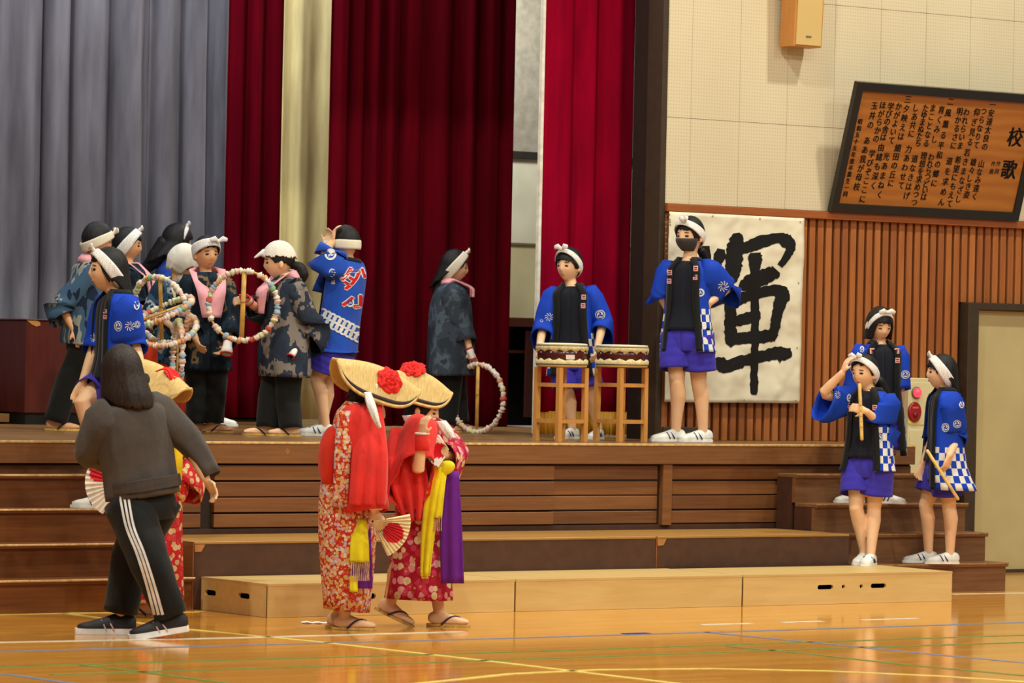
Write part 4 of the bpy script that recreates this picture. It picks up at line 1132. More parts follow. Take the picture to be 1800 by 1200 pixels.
    def scarf(self, mat=None, name='scarf', length=.28, w=.055, cross=.0, flat=.13):
        """band round the neck with two ends crossing on the chest"""
        s = self.s; up = self.ups; R = []; n = 22
        pts = []
        for sg in (1,):
            for k in range(-n, n + 1):
                t = k / n; a = abs(t); sd = 1 if t > 0 else -1
                if a < .45:
                    an = math.pi * (1 - a / .45 * .55) ; c = self.N + up * (.03 - .02 * a) * s + (self.L * math.sin(an) * sd * .088 + self.Fd * math.cos(an) * .078) * s
                    out = unit(self.L * math.sin(an) * sd + self.Fd * math.cos(an) * 1.0); wd = up * .8 + out * -.35
                else:
                    q = (a - .45) / .55; an = math.pi * .45
                    c = self.N + up * (.02 - length * q) * s + (self.L * sd * (.088 * (1 - q) - cross * q) + self.Fd * (.025 + (flat + .018 - .025) * min(1, q * 2.2))) * s + self.Fd * (.008 * sd + .006)
                    out = self.Fd; wd = unit(self.L * sd * .9 + up * (.45 * (1 - q)))
                ww = w * s * (1 if a < .45 else 1.1)
                R.append([c - wd * ww * .5 + out * .004, c + out * .014, c + wd * ww * .5 + out * .004])
        o = obj(name, *loft(R, False, False), mat or PINK, self.root, True); add_mod(o, 'SOLIDIFY', thickness=.008); return o

# ---- marks printed on cloth: thin shapes laid on the garment's surface
def disc2d(r, n=20): return [(0, 0)] + [(r * math.cos(2 * math.pi * k / n), r * math.sin(2 * math.pi * k / n)) for k in range(n)], [(0, 1 + k, 1 + (k + 1) % n) for k in range(n)]
def ring2d(r0, r1, n=26, a0=0.0, a1=360.0):
    V = []; full = a1 - a0 >= 359.9; m = n if full else n + 1
    for k in range(m):
        a = math.radians(a0 + (a1 - a0) * k / n); V += [(r0 * math.cos(a), r0 * math.sin(a)), (r1 * math.cos(a), r1 * math.sin(a))]
    return V, [(2 * k, 2 * k + 1, (2 * k + 3) % (2 * m), (2 * k + 2) % (2 * m)) for k in range(n)]
def join2d(*S):
    V, Fc = [], []
    for v, f in S: m = len(V); V += list(v); Fc += [tuple(i + m for i in q) for q in f]
    return V, Fc
def pin2d(r, k=9):
    S = []
    for i in range(k):
        a = 2 * math.pi * i / k; P = []
        for t in (0.25, .5, .75, 1.0):
            for w in (-.12, .14): an = a + t * .7 + w * (1.3 - t * .5); P.append((r * t * math.cos(an), r * t * math.sin(an)))
        S.append((P, [(0, 1, 3, 2), (2, 3, 5, 4), (4, 5, 7, 6)]))
    return join2d(*S)
def tomoe2d(r, solid=True):
    S = [ring2d(r * .86, r)] if not solid else []
    for i in range(3):
        a = 2 * math.pi * i / 3; P = []
        for t in np.linspace(0, 1, 9):
            an = a + t * 2.3; rr = r * (.34 + .4 * t); w = r * .24 * (1 - t) + r * .02
            P += [((rr - w) * math.cos(an), (rr - w) * math.sin(an)), ((rr + w) * math.cos(an), (rr + w) * math.sin(an))]
        S.append((P, [(2 * k, 2 * k + 1, 2 * k + 3, 2 * k + 2) for k in range(8)]))
    return join2d(*S)
def rect2d(w, h, nx=4, ny=4, dx=0, dy=0, rot=0.0):
    c, s = math.cos(rot), math.sin(rot)
    V = [((i / nx - .5) * w * c - (j / ny - .5) * h * s + dx, (i / nx - .5) * w * s + (j / ny - .5) * h * c + dy) for j in range(ny + 1) for i in range(nx + 1)]
    return V, [(j * (nx + 1) + i, j * (nx + 1) + i + 1, (j + 1) * (nx + 1) + i + 1, (j + 1) * (nx + 1) + i) for j in range(ny) for i in range(nx)]
_bv = {}
def world_bvh(o):
    if o.name not in _bv:
        org = np.zeros(3); p = o.parent
        while p is not None: org = org + np.array(p.location); p = p.parent
        me = o.data; V = np.empty(len(me.vertices) * 3); me.vertices.foreach_get('co', V); V = V.reshape(-1, 3) + org
        _bv[o.name] = BVHTree.FromPolygons([Vector(v) for v in V], [tuple(p.vertices) for p in me.polygons])
    return _bv[o.name]
def decal(o, shape, x, y, mat, name='crest', lift=.003, sx=1.0, rot=0.0, parent=None, maxd=.10):
    bv = world_bvh(o); d0 = unit(ray(x, y)); h = bv.ray_cast(Vector(CAM), Vector(d0))
    if h[0] is None: return None
    p0 = np.array(h[0]); D0 = (p0 - CAM) @ d0; V2, F2 = shape; out = []; ok = []
    c, s = math.cos(rot), math.sin(rot)
    for (a, b) in V2:
        a, b = (a * c - b * s) * sx, a * s + b * c
        q = p0 + AX * a + AY * b; d = unit(q - CAM); hh = bv.ray_cast(Vector(CAM), Vector(d))
        if hh[0] is None or abs((np.array(hh[0]) - CAM) @ d - D0) > maxd: out.append(q); ok.append(False); continue
        nn = np.array(hh[1]); nn = nn if nn @ d < 0 else -nn
        out.append(np.array(hh[0]) + nn * lift); ok.append(True)
    Fc = [f for f in F2 if all(ok[i] for i in f)]
    if not Fc: return None
    return obj(name, out, Fc, mat, parent or o, True)
PRINT_W = plain('print_white', (214, 214, 214), .8, .1); PRINT_P = plain('print_pink', (214, 150, 146), .8, .1); PRINT_R = plain('print_red', (206, 34, 28), .8, .1); PRINT_B = plain('print_blue', (34, 66, 160), .8, .1)
def crest_set(P, items):
    """items: (kind, px, py, radius m)"""
    for it in items:
        kind, x, y, r = it[:4]; sx = it[4] if len(it) > 4 else 1.0
        sh = {'pin': lambda: pin2d(r), 'tomoe': lambda: tomoe2d(r, False), 'disc': lambda: disc2d(r), 'ring': lambda: ring2d(r * .8, r)}[kind]()
        decal(P.coat_obj, sh, x, y, PRINT_W, 'crest', sx=sx)
        if kind == 'disc': decal(P.coat_obj, tomoe2d(r * .9), x, y, PRINT_B, 'crest_mark', .005, sx=sx)
def collar_marks(P, pts, w=.03, h=.034):
    for x, y in pts:
        S = join2d(rect2d(w, h * .24, 2, 1, 0, h * .38), rect2d(w, h * .2, 2, 1, 0, -h * .05), rect2d(w, h * .24, 2, 1, 0, -h * .42), rect2d(w * .2, h, 1, 3, -w * .42, 0), rect2d(w * .2, h, 1, 3, w * .42, 0))
        for dx in (0, -2, 2, -4, 4, -6, 6, -8, 8, -11, 11, -14, 14):      # the nearest spot where the collar band lies
            if all(world_bvh(P.collar_obj).ray_cast(Vector(CAM), Vector(unit(ray(x + dx + q, y))))[0] is not None for q in (-3, 0, 3)):
                decal(P.collar_obj, S, x + dx, y, PRINT_P, 'collar_mark', .006, parent=P.coat_obj); break

def ribbon(o, pts, mat, name='stripe', lift=.003, parent=None, n=6, across=3):
    """band laid on a garment: (x px, y px, half width px) along its middle"""
    bv = world_bvh(o); P = smooth_path([np.array(p, float) for p in pts], n); R = []
    last = None
    for i, p in enumerate(P):
        d = P[min(i + 1, len(P) - 1)][:2] - P[max(i - 1, 0)][:2]; d = d / (np.linalg.norm(d) + 1e-9); nn = np.array([-d[1], d[0]]); row = []
        for j in range(across):
            q = p[:2] + nn * p[2] * (2 * j / (across - 1) - 1); dd = unit(ray(*q)); h = bv.ray_cast(Vector(CAM), Vector(dd))
            if h[0] is None: row = None; break
            m = np.array(h[1]); m = m if m @ dd < 0 else -m; row.append(np.array(h[0]) + m * lift)
        if row: R.append(row)
    if len(R) < 2: return None
    return obj(name, *loft(R, False, False), mat, parent or o, True)
def glove(P, side, length=.095, mats=None, d=None):
    """white hand cover with red rim"""
    S, E, W = P.arm[side]; d = unit(W - E) if d is None else unit(d); x, y = frame(d, P.L); s = P.s
    st = [(-.02, .031, .031), (.02, .034, .028), (.06, .043, .027), (length, .041, .024)]
    wm, rm = mats or (plain('tekko_white', (226, 216, 208), .8), plain('tekko_red', (196, 40, 40), .7))
    g = obj('hand_cover', *loft([ring(W + d * t * s, y * a * s, x * b * s, 18) for t, a, b in st], False), wm, P.root, True); add_mod(g, 'SOLIDIFY', thickness=.004, offset=1)
    for t, a, b in (st[0], st[-1]):
        pts = ring(W + d * t * s, y * (a * s + .002), x * (b * s + .002), 20); V, Fc = tube(pts + [pts[0]], .0055, 6, False, d, False); obj('red_rim', V, Fc, rm, g, True)
    return g
# ------------------------------------------------------------------ flower hoops
hoop_cols = [plain('tissue_%d' % i, c, .85, .1, .06, 60) for i, c in enumerate([(226, 214, 198), (224, 186, 172), (222, 160, 116), (206, 214, 172), (216, 206, 156), (156, 180, 196), (206, 92, 76), (232, 214, 198), (130, 170, 126)])]
bamboo = plain('bamboo_tan', (206, 158, 76), .45, .4, .12, 12)
def hoop(label, c, n, R, hd, seed, stick=True, group=None):
    """wrapped ring of radius R about c with normal n and a bamboo grip along hd"""
    r = np.random.RandomState(seed); n = unit(n); hd = unit(hd - n * (hd @ n)); sd = np.cross(n, hd)
    H = thing('flower_hoop', label, 'hoop', c, group)
    V, Fc = [], []
    K = 64; rings_ = []
    for k in range(K):
        a = 2 * math.pi * k / K; o = hd * math.cos(a) + sd * math.sin(a); rings_.append(ring(c + o * R, o * .008, n * .008, 8))
    for k in range(K):
        for j in range(8): Fc.append((k * 8 + j, k * 8 + (j + 1) % 8, ((k + 1) % K) * 8 + (j + 1) % 8, ((k + 1) % K) * 8 + j))
    obj('ring', [q for g in rings_ for q in g], Fc, bamboo, H, True)
    m = 46
    for k in range(m):
        a0, a1 = 2 * math.pi * (k - .05) / m, 2 * math.pi * (k + 1.05) / m
        if r.rand() < .04: continue
        rr = []
        for q in range(5):
            a = a0 + (a1 - a0) * q / 4; o = hd * math.cos(a) + sd * math.sin(a); b = (.0155 + .006 * math.sin(math.pi * q / 4)) * (1 + .22 * r.randn()); b = min(max(b, .012), .026)
            rr.append(ring(c + o * (R + .003 * r.randn()), o * b, n * b * (1 + .2 * r.randn()), 7))
        obj('paper_wrap', *loft(rr), hoop_cols[r.choice(9, p=[.25, .17, .12, .1, .1, .08, .05, .1, .03])], H, True)
    if stick:
        w = .017; V, Fc = tube([c - hd * (R + .012), c, c + hd * (R + .012)], [(w, .008)] * 3, 10, True, n, False)
        obj('grip', V, Fc, bamboo, H, True)
        obj('grip_node', *tube([c + hd * .02, c + hd * .026], [(w + .002, .010)] * 2, 10, True, n, False), plain('bamboo_node', (150, 108, 46), .5), H)
    return H
# ================================================================== people at the right of the stage
# masked child standing before the calligraphy
p = Person('child in blue checked happi coat and grey face mask, arms akimbo, before the calligraphy', (1206, 774), HS, 1.6, -24, (1211, 462), (1208, 582), (1213, 414), -38, .02, head_scale=1.16, width=.95, Y=.52)
p.set_arm('R', (1162, 516, .06), (1184, 560, .07), curl=1.0); p.set_arm('L', (1279, 505, .09), (1247, 532, -.07), hand=p.L * -.5 + UP * -.7, curl=.9, palm=p.Fd)
p.set_leg('R', (1190, 672, -.02), (1188, 757, 0), -62); p.set_leg('L', (1228, 672, .02), (1236, 757, .04), -62)
p.face(mouth=False); p.finish_body()
p.hair(.036, -.035, -.055, seed=1, part=52); p.headband(.62, .045, zc=.016, ears=(.03, .03), knot_at=.03)
p.tail([(1232, 440, .08), (1237, 452, .10), (1233, 468, .1)], [.03, .032, .02], name='hair_tuft')
mask_rows = []
for i in range(9):
    z = -.018 - .075 * i / 8; row = []
    for j in range(13):
        a = math.radians(-72 + 144 * j / 12); o = p.hp(math.sin(a) * .25, math.cos(a) * .25, z); h = p.hbvh.ray_cast(Vector(o), Vector(unit(p.hp(0, 0, z) - o)))
        q = np.array(h[0]) if h[0] else p.hp(math.sin(a) * .06, math.cos(a) * .07, z); row.append(q + unit(o - p.hp(0, 0, z)) * (.010 + .008 * math.cos(a) * math.sin(math.pi * i / 8)))
    mask_rows.append(row)
mk = obj('face_mask', *loft(mask_rows, False, False), cloth('mask_grey', (62, 56, 54), .1), p.root, True); add_mod(mk, 'SOLIDIFY', thickness=.003)
p.shirt(low=-.06); p.trousers(.36, SHORTS, r0=.105, r1=.115)
c = p.coat((1209, 617, 0), BLUE, open_=(30, 30, 30, 33, 36), a=(.074, .118, .16, .16, .158, .178, .195), sleeves={'R': dict(q=.55, hh=.115, ww=.075), 'L': dict(q=.56, hh=.12, ww=.075)}, seed=2)
crest_set(p, [('disc', 1179, 477, .028), ('disc', 1231, 514, .028), ('pin', 1271, 503, .038), ('pin', 1226, 476, .02, .6)])
collar_marks(p, [(1219, 472), (1214, 487), (1189, 479), (1183, 494)])

# drummer
p = Person('boy in blue checked happi coat standing behind the two drums', (1012, 769), HS, 1.37, -10, (1005, 506), (1006, 620), (1000, 467), -34, -.03, Y=1.12)
p.set_arm('R', (955, 570, -.02), (947, 618, -.22), curl=.7); p.set_arm('L', (1060, 566, -.02), (1050, 612, -.18), curl=.7)
p.set_leg('R', (998, 690, -.02), (1006, 752, .0), -40); p.set_leg('L', (1036, 690, -.02), (1052, 752, .03), -20)
p.face(); p.finish_body(); p.hair(.03, -.02, -.06, seed=4, part=58, grow=1.04); p.headband(.75, .04, zc=.02, ears=(.05, .03), knot_at=.0)
p.shirt(low=-.06); p.trousers(.42, SHORTS, r0=.105, r1=.115)
p.coat((1008, 660, 0), BLUE, open_=(30, 30, 30, 33, 36), sleeves={'R': dict(q=.66, hh=.13, ww=.085), 'L': dict(q=.66, hh=.13, ww=.085)}, seed=5)
crest_set(p, [('pin', 965, 557, .03), ('tomoe', 1055, 553, .034), ('disc', 978, 523, .024, .6), ('pin', 988, 555, .026, .6), ('ring', 952, 564, .01)])
collar_marks(p, [(995, 524), (997, 540), (1026, 522), (1025, 537)])

# girl behind, standing on the stairs
p = Person('girl with black bob in blue happi coat looking down behind the flute player', (1540, 880), .6, 1.42, 12, (1547, 608), (1545, 725), (1546, 572), 22, .22, Y=-.36)
p.set_arm('R', (1500, 680, .0), (1496, 735, -.02), curl=.4); p.set_arm('L', (1582, 668, .0), (1583, 716, -.02), curl=.4)
p.set_leg('R', (1522, 800, 0), (1506, 862, 0), -60); p.set_leg('L', (1560, 800, 0), (1550, 862, .02), 62)
p.face(open_eyes=.7); p.finish_body(); p.hair(.034, -.09, -.115, seed=6, part=48, taper=.02, grow=1.06); p.headband(.95, .042, zc=.0, ears=(.055, .0), knot_at=.0)
p.shirt(low=-.06); p.trousers(.42, SHORTS)
p.coat((1546, 800, 0), BLUE, open_=(30, 30, 30, 33, 36), sleeves={'R': dict(q=.6, hh=.12, ww=.08), 'L': dict(q=.66, hh=.125, ww=.08)}, seed=7)
crest_set(p, [('tomoe', 1591, 658, .03), ('disc', 1515, 614, .022, .7), ('pin', 1574, 624, .02, .6)])
collar_marks(p, [(1535, 617), (1562, 617), (1563, 633)])

# flute player
p = Person('girl in blue checked happi coat holding an upright bamboo flute, hand at her headband', (1528, 986), .2, 1.46, -34, (1530, 690), (1527, 806), (1520, 655), -42, .0, Y=-.83)
p.set_arm('R', (1445, 692, -.06), (1481, 655, -.14), hand=UP + RT * .35, curl=.55, palm=RT * .8 + FW * .3)
p.set_arm('L', (1556, 752, -.05), (1522, 722, -.2), hand=-RT * .9 + UP * .25, curl=1.15, palm=FW * .6 - RT * .5, gap=.9)
p.set_leg('R', (1505, 893, -.03), (1518, 966, .02), -20); p.set_leg('L', (1536, 893, .0), (1531, 970, -.08), -20)
p.face(); p.finish_body(); p.hair(.05, -.02, -.05, seed=8, part=62, taper=.35); p.headband(.72, .045, zc=.014, ears=(.05, .02))
p.tail([(1545, 668, .12), (1552, 690, .15), (1546, 705, .15)], [.035, .045, .02], name='ponytail')
p.shirt(low=-.06); p.trousers(.34, SHORTS, r0=.105, r1=.12)
p.coat((1525, 826, 0), BLUE, open_=(30, 30, 30, 33, 36), a=(.074, .122, .165, .165, .165, .182, .2), sleeves={'R': dict(q=.48, hh=.13, ww=.08), 'L': dict(q=.5, hh=.115, ww=.08, back=-RT * .8)}, seed=9)
crest_set(p, [('disc', 1492, 699, .026, .6), ('pin', 1472, 694, .026, .8), ('tomoe', 1545, 770, .03), ('pin', 1488, 735, .022, .5)])
collar_marks(p, [(1503, 712), (1524, 716), (1521, 735)])
ft0, ft1 = p.J(1511, 676, -.2), p.J(1515, 772, -.24)
flb = plain('bamboo_pale', (222, 184, 104), .45, .4, .1, 20)
FL = obj('bamboo_flute', *tube([ft0 + (ft1 - ft0) * t for t in np.linspace(0, 1, 9)], [.0125, .012, .0125, .012, .0125, .012, .0125, .012, .012], 12), flb, None, True)
tag(FL, 'pale bamboo flute held upright by the girl at the foot of the stairs', 'flute')
for i in range(5):
    q = ft0 + (ft1 - ft0) * (.38 + .1 * i) - FW * .012; obj('finger_hole', *ellipsoid(q, RT * .0035, UP * .0035, FW * .0015, 8, 5), black, FL, True)

# stick girl by the door
p = Person('long haired girl in blue checked happi coat with a short stick beside the door', (1645, 980), .2, 1.46, -78, (1662, 690), (1658, 812), (1655, 655), -86, -.1, Y=-.83)
p.set_arm('L', (1683, 766, -.06), (1668, 802, -.22), hand=-UP * .9 - RT * .25, curl=1.1, palm=-RT * .6 + FW * .6); p.set_arm('R', (1640, 770, .1), (1622, 815, .04), curl=.5)
p.set_leg('R', (1627, 888, .06), (1632, 968, .06), -80); p.set_leg('L', (1668, 890, -.02), (1670, 968, -.02), -76)
p.face(); p.finish_body(); p.hair(.03, -.01, -.16, seed=10, part=50, taper=.05, grow=1.03, drop_back=.25); p.headband(.85, .055, zc=.004, ears=(.02, .02))
p.shirt(low=-.06); p.trousers(.34, SHORTS, r0=.105, r1=.115)
p.coat((1667, 860, 0), BLUE, open_=(30, 30, 30, 33, 36), sleeves={'L': dict(q=.62, hh=.1, ww=.08, back=-RT), 'R': dict(q=.6, hh=.1, ww=.08)}, seed=11, b=(.068, .088, .112, .125, .13, .15, .19))
crest_set(p, [('disc', 1690, 711, .024, .7), ('tomoe', 1682, 745, .028), ('tomoe', 1662, 751, .032, .8), ('disc', 1635, 708, .02, .5)])
collar_marks(p, [(1651, 715), (1648, 730)])
s0, s1 = p.J(1630, 792, -.27), p.J(1684, 877, -.3)
st = obj('drum_stick', *tube([s0, s0 + (s1 - s0) * .5, s1], [.0115, .012, .0115], 12), flb, None, True); tag(st, 'short pale wooden stick in the hand of the long haired girl by the door', 'stick')
obj('grip_end', *tube([s0, s0 + (s1 - s0) * .03], .0122, 12), plain('stick_end', (236, 206, 136), .5), st)
# ================================================================== drums on stands
skin_d = plain('drum_skin', (232, 220, 184), .6, .3, .05, 6); drum_body = wood('drum_maroon', (58, 10, 12), (84, 18, 18), (1, 1, 1), .25, .5); stand_w = wood('stand_wood', (188, 126, 58), (208, 148, 76), (16, 16, 2), .5)
rope_m = plain('drum_cord', (214, 196, 146), .8, .2, .1, 50); dkline = plain('drum_line', (40, 60, 52), .6)
def drum(label, slabel, x, ytop, ybot, foot, rpx, depthY, rot):
    """x, ytop, ybot: pixel column and heights of the drum; foot: pixel height of the stand's feet"""
    P = on_z(x, foot, HS); P = on_y(x, foot, depthY); D = depth(P); base = at_depth(x, foot, D); base[2] = HS
    z1, z0 = at_depth(x, ytop, D)[2], at_depth(x, ybot, D)[2]; R = rpx / (F / D); X3, Y3, Z3 = RT, FW, UP
    S = thing('drum_stand', slabel, 'stand', base)
    a = .118; e1 = RT * math.cos(rot) + FW * math.sin(rot); e2 = -RT * math.sin(rot) + FW * math.cos(rot)
    def bar(p, q, w, name):
        t = unit(q - p); u = e1 if abs(t @ e1) < .5 else e2; v = np.cross(t, u)
        V = [c + u * i * w / 2 + v * j * w / 2 for c in (p, q) for i, j in ((-1, -1), (1, -1), (1, 1), (-1, 1))]
        obj(name, V, [(3, 2, 1, 0), (4, 5, 6, 7)] + [(k, (k + 1) % 4, 4 + (k + 1) % 4, 4 + k) for k in range(4)], stand_w, S)
    cs = [e1 * i * a + e2 * j * a for i, j in ((-1, -1), (1, -1), (1, 1), (-1, 1))]
    hz = z0 - HS - .003
    for c in cs: bar(base + c + UP * .001, base + c * .985 + UP * hz, .034, 'leg')
    for k in range(4):
        p, q = cs[k], cs[(k + 1) % 4]; t = unit(q - p) * .018
        for hgt in (.14, hz - .12): bar(base + p + t + UP * hgt, base + q - t + UP * hgt, .026, 'rail')
    Dm = thing('drum', label, 'drum', base + UP * (z0 - HS))
    c0 = base + UP * (z0 - HS); Hh = z1 - z0
    def rr(h, r, n=48, wob=0.0, ph=0): return [c0 + UP * (h + (wob * math.sin(k * 2 * math.pi / n * 14 + ph))) + (RT * math.cos(2 * math.pi * k / n) + FW * math.sin(2 * math.pi * k / n)) * r for k in range(n)]
    obj('shell', *loft([rr(.03, R * .93), rr(Hh * .5, R * .97), rr(Hh - .03, R * .93)]), drum_body, Dm, True)
    obj('head', *loft([rr(Hh - .012, R * 1.0), rr(Hh - .002, R * .985), rr(Hh, R * .9), rr(Hh + .002, R * .3)]), skin_d, Dm, True)
    obj('head', *loft([rr(-.002, R * .3), rr(0, R * .9), rr(.002, R * .985), rr(.014, R)]), wood('drum_under', (190, 140, 76), (206, 160, 96), (6, 6, 6), .6), Dm, True)
    for h0, sg in ((Hh - .012, -1), (.014, 1)):
        obj('hide_edge', *loft([rr(h0, R * 1.005), rr(h0 + sg * .012, R * 1.03), rr(h0 + sg * .03, R * 1.035, wob=.006), rr(h0 + sg * .04, R * .97, wob=.008)], False), rope_m, Dm, True)
        obj('line', *loft([rr(h0 + sg * .002, R * 1.012), rr(h0 + sg * .008, R * 1.024)], False), dkline, Dm, True)
    for k in range(12):
        q = c0 + UP * Hh * .62 + (RT * math.cos(k * .53) + FW * math.sin(k * .53)) * R * .97; obj('tack', *ellipsoid(q, RT * .006, FW * .006, UP * .006, 8, 5), plain('tack', (206, 196, 180), .3), Dm, True)
    return Dm
drum('low wide drum with maroon shell and paper label before the boy', 'pale wooden four legged stand under the drum with a paper label', 984.5, 603, 645, 775, 45, .48, .7)
dd_ = on_y(1000, 624, .48 - .19); dl = bpy.data.objects['drum']
DL = np.array(dl.location)
for i in range(1):
    cc = DL + UP * .068; V = []; n = 6
    for j in range(2):
        for k in range(n): a = math.radians(-72 + 20 * (k / (n - 1)) - 10); V.append(cc + UP * (.03 * j - .012) + (RT * math.cos(a) + FW * math.sin(a)) * .183)
    obj('paper_label', V, [(k, k + 1, n + k + 1, n + k) for k in range(n - 1)], plain('label_white', (222, 206, 200), .7), dl)
drum('low wide drum with maroon shell beside the brown jamb of the stage', 'pale wooden four legged stand under the drum nearer the stage jamb', 1090, 606, 645.5, 776, 46, .52, .72)
# ================================================================== children at the left of the stage
CAMO_A = camo('camo_blue', [(0, (30, 42, 62)), (.40, (66, 92, 118)), (.55, (146, 148, 140)), (.62, (40, 54, 74))], 6, (1.2, 1.2, .5))
CAMO_B = camo('camo_navy', [(0, (20, 28, 38)), (.52, (30, 44, 58)), (.60, (116, 94, 62)), (.66, (22, 30, 40))], 7)
CAMO_C = camo('camo_slate', [(0, (40, 48, 62)), (.47, (46, 54, 68)), (.53, (128, 118, 110)), (.63, (52, 60, 74)), (.7, (118, 84, 66))], 6)
CAMO_D = camo('camo_grey', [(0, (46, 52, 60)), (.45, (58, 66, 76)), (.56, (78, 90, 102)), (.66, (50, 56, 64))], 9)
WIDE = dict(a=(.08, .13, .182, .185, .19, .215, .225), b=(.07, .09, .118, .135, .145, .16, .165), collar=None)

# boy striding at the far side in front of the podium
p = Person('boy in bleached blue camouflage jacket and black trousers striding past the podium', (112, 757), HS, 1.42, 118, (160, 462), (150, 588), (171, 422), 112, .1, skin=SKIN2, voxel=.008)
p.set_arm('R', (108, 535, -.06), (130, 580, -.14), curl=.6); p.set_arm('L', (195, 545, .15), (205, 585, .1), curl=.6)
p.set_leg('R', (118, 672, -.04), (97, 742, 0), 96, foot='zori'); p.set_leg('L', (168, 675, .06), (176, 742, .1), 96, foot='zori')
p.face(); p.finish_body(); p.hair(.03, -.0, -.05, seed=20); p.headband(.55, .05, CREAM_T, zc=-.004)
p.coat((152, 606, 0), CAMO_A, 'camo_jacket', closed=True, sleeves={'R': dict(q=.8, hh=.1, ww=.085), 'L': dict(q=.8, hh=.1, ww=.085)}, seed=21, **WIDE)
p.trousers(.97, PANTS, 'trousers', r0=.108, r1=.082, rk=.085); p.scarf(length=.2, w=.075)
# boy behind the girl with glasses
p = Person('boy with white headband and pink scarf standing behind the girl with glasses', (232, 753.5), HS, 1.42, 80, (226, 470), (232, 590), (224, 430), 92, .05, skin=SKIN2, voxel=.009)
p.set_arm('R', (222, 530, -.1), (262, 548, -.2), curl=1.0); p.set_arm('L', (250, 530, .12), (282, 545, .0), curl=1.0)
p.set_leg('R', (228, 670, -.05), (226, 744, -.05), 90, foot='zori'); p.set_leg('L', (246, 670, .05), (250, 744, .05), 90, foot='zori')
p.face(); p.finish_body(); p.hair(.035, -.005, -.05, seed=22); p.headband(.95, .06, WHITE_T, zc=.0, ears=(.02, .02))
p.coat((234, 620, 0), CAMO_B, 'camo_jacket', closed=True, sleeves={'R': dict(q=.85, hh=.1, ww=.085), 'L': dict(q=.8, hh=.1, ww=.085)}, seed=23, **WIDE)
p.trousers(.97, PANTS, 'trousers', r0=.105, r1=.08, rk=.085); p.scarf(length=.26)
# long haired child at the rear
p = Person('child with long black hair in blue happi coat at the rear by the grey curtain', (362, 748), HS, 1.42, 120, (300, 462), (325, 600), (312, 425), 105, .0, voxel=.009)
p.set_arm('R', (280, 520, -.05), (290, 560, -.1)); p.set_arm('L', (330, 520, .1), (345, 560, .1))
p.set_leg('R', (366, 690, -.0), (352, 738, .0), -40); p.set_leg('L', (374, 690, .05), (378, 736, .05), 70)
p.face(); p.finish_body(); p.hair(.02, -.09, -.16, seed=24, taper=-.1, grow=1.12, drop_back=.6); p.headband(1.05, .036, zc=.0, ears=(.02, .03), grow=1.26)
p.tail([(292, 425, -.02), (275, 452, -.02), (258, 470, -.02), (246, 482, .0)], [.07, .07, .045, .012], name='hair_end')
p.coat((315, 650, 0), BLUE_PLAIN, closed=True, sleeves={'R': dict(q=.6), 'L': dict(q=.6)}, seed=25, collar=None); p.trousers(.4, SHORTS)
# hooded dancer
p = Person('dancer with white head cloth, cream scarf and red robe holding flower hoops', (300, 757), HS, 1.34, 40, (312, 500), (296, 600), (321, 463), 60, .45, voxel=.008)
p.set_arm('R', (268, 545, -.12), (300, 572, -.25), curl=1.2); p.set_arm('L', (335, 545, .05), (322, 580, -.15), curl=1.2)
p.set_leg('R', (288, 685, -.02), (286, 745, 0), 30, foot='zori'); p.set_leg('L', (312, 685, .03), (316, 745, .05), 30, foot='zori')
p.face(); p.finish_body()
p.hair(.02, -.05, -.09, mat=cloth('head_cloth_white', (226, 218, 204), .6), name='head_cloth', seed=26, grow=1.13, thick=.01, part=40)
obj('chin_cloth', *ellipsoid(p.hp(0, .05, -.085), p.hl * .06, p.hf * .05, p.hu * .05, 18, 12), cloth('chin_white', (222, 216, 206), .8), p.root, True)
p.coat((296, 640, 0), camo('camo_teal', [(0, (26, 44, 62)), (.5, (52, 80, 104)), (.6, (150, 160, 168)), (.66, (30, 46, 64))], 6), 'jacket', closed=True, sleeves={'R': dict(q=.75, hh=.1, ww=.08), 'L': dict(q=.75, hh=.1, ww=.08)}, seed=27, **{**WIDE, 'a': (.08, .125, .165, .165, .165, .18, .18)})
st_ = [(p.Pv + p.ups * .06, .17 * p.s, .13 * p.s, .3), (p.Pv - p.ups * .12, .19 * p.s, .15 * p.s, .3), (p.J(297, 735, 0), .20 * p.s, .16 * p.s, .3)]
V, Fc, uv, _, _ = p.shell(st_, wrinkle=.05, seed=28); rb = obj('red_robe', V, Fc, cloth('robe_orange_red', (206, 58, 26)), p.root, True); add_mod(rb, 'SOLIDIFY', thickness=.006)
p.scarf(cloth('scarf_cream', (224, 204, 156), .5), 'cream_scarf', length=.46, w=.07, cross=-.02, flat=.16)
# boy with the pink scarf
p = Person('boy with white headband and crossed pink scarf in dark patterned jacket among the hoops', (362, 760), HS, 1.38, 18, (362, 484), (362, 605), (362, 446), 32, .0, skin=SKIN2)
p.set_arm('R', (328, 560, -.08), (345, 598, -.22), curl=.9); p.set_arm('L', (404, 560, -.02), (400, 604, -.16), curl=.8, hand=-UP * .7 - RT * .5)
p.set_leg('R', (347, 682, -.02), (346, 746, .0), -40, foot='zori'); p.set_leg('L', (378, 682, .0), (374, 746, .0), 60, foot='zori')
p.face(); p.finish_body(); p.hair(.045, .0, -.05, seed=29); p.headband(.45, .06, WHITE_T, zc=.03, ears=(.06, .02), knot_at=.03)
p.coat((362, 652, 0), CAMO_B, 'camo_jacket', closed=True, sleeves={'R': dict(q=.85, hh=.1, ww=.085), 'L': dict(q=.88, hh=.1, ww=.08)}, seed=30, **{**WIDE, 'a': (.08, .125, .165, .165, .165, .18, .19), 'b': (.07, .09, .115, .125, .13, .14, .15)})
p.shirt(BLACKC); p.trousers(.97, PANTS, 'trousers', r0=.105, r1=.078, rk=.085); p.scarf(length=.33, w=.1, cross=-.012, flat=.14); glove(p, 'L')
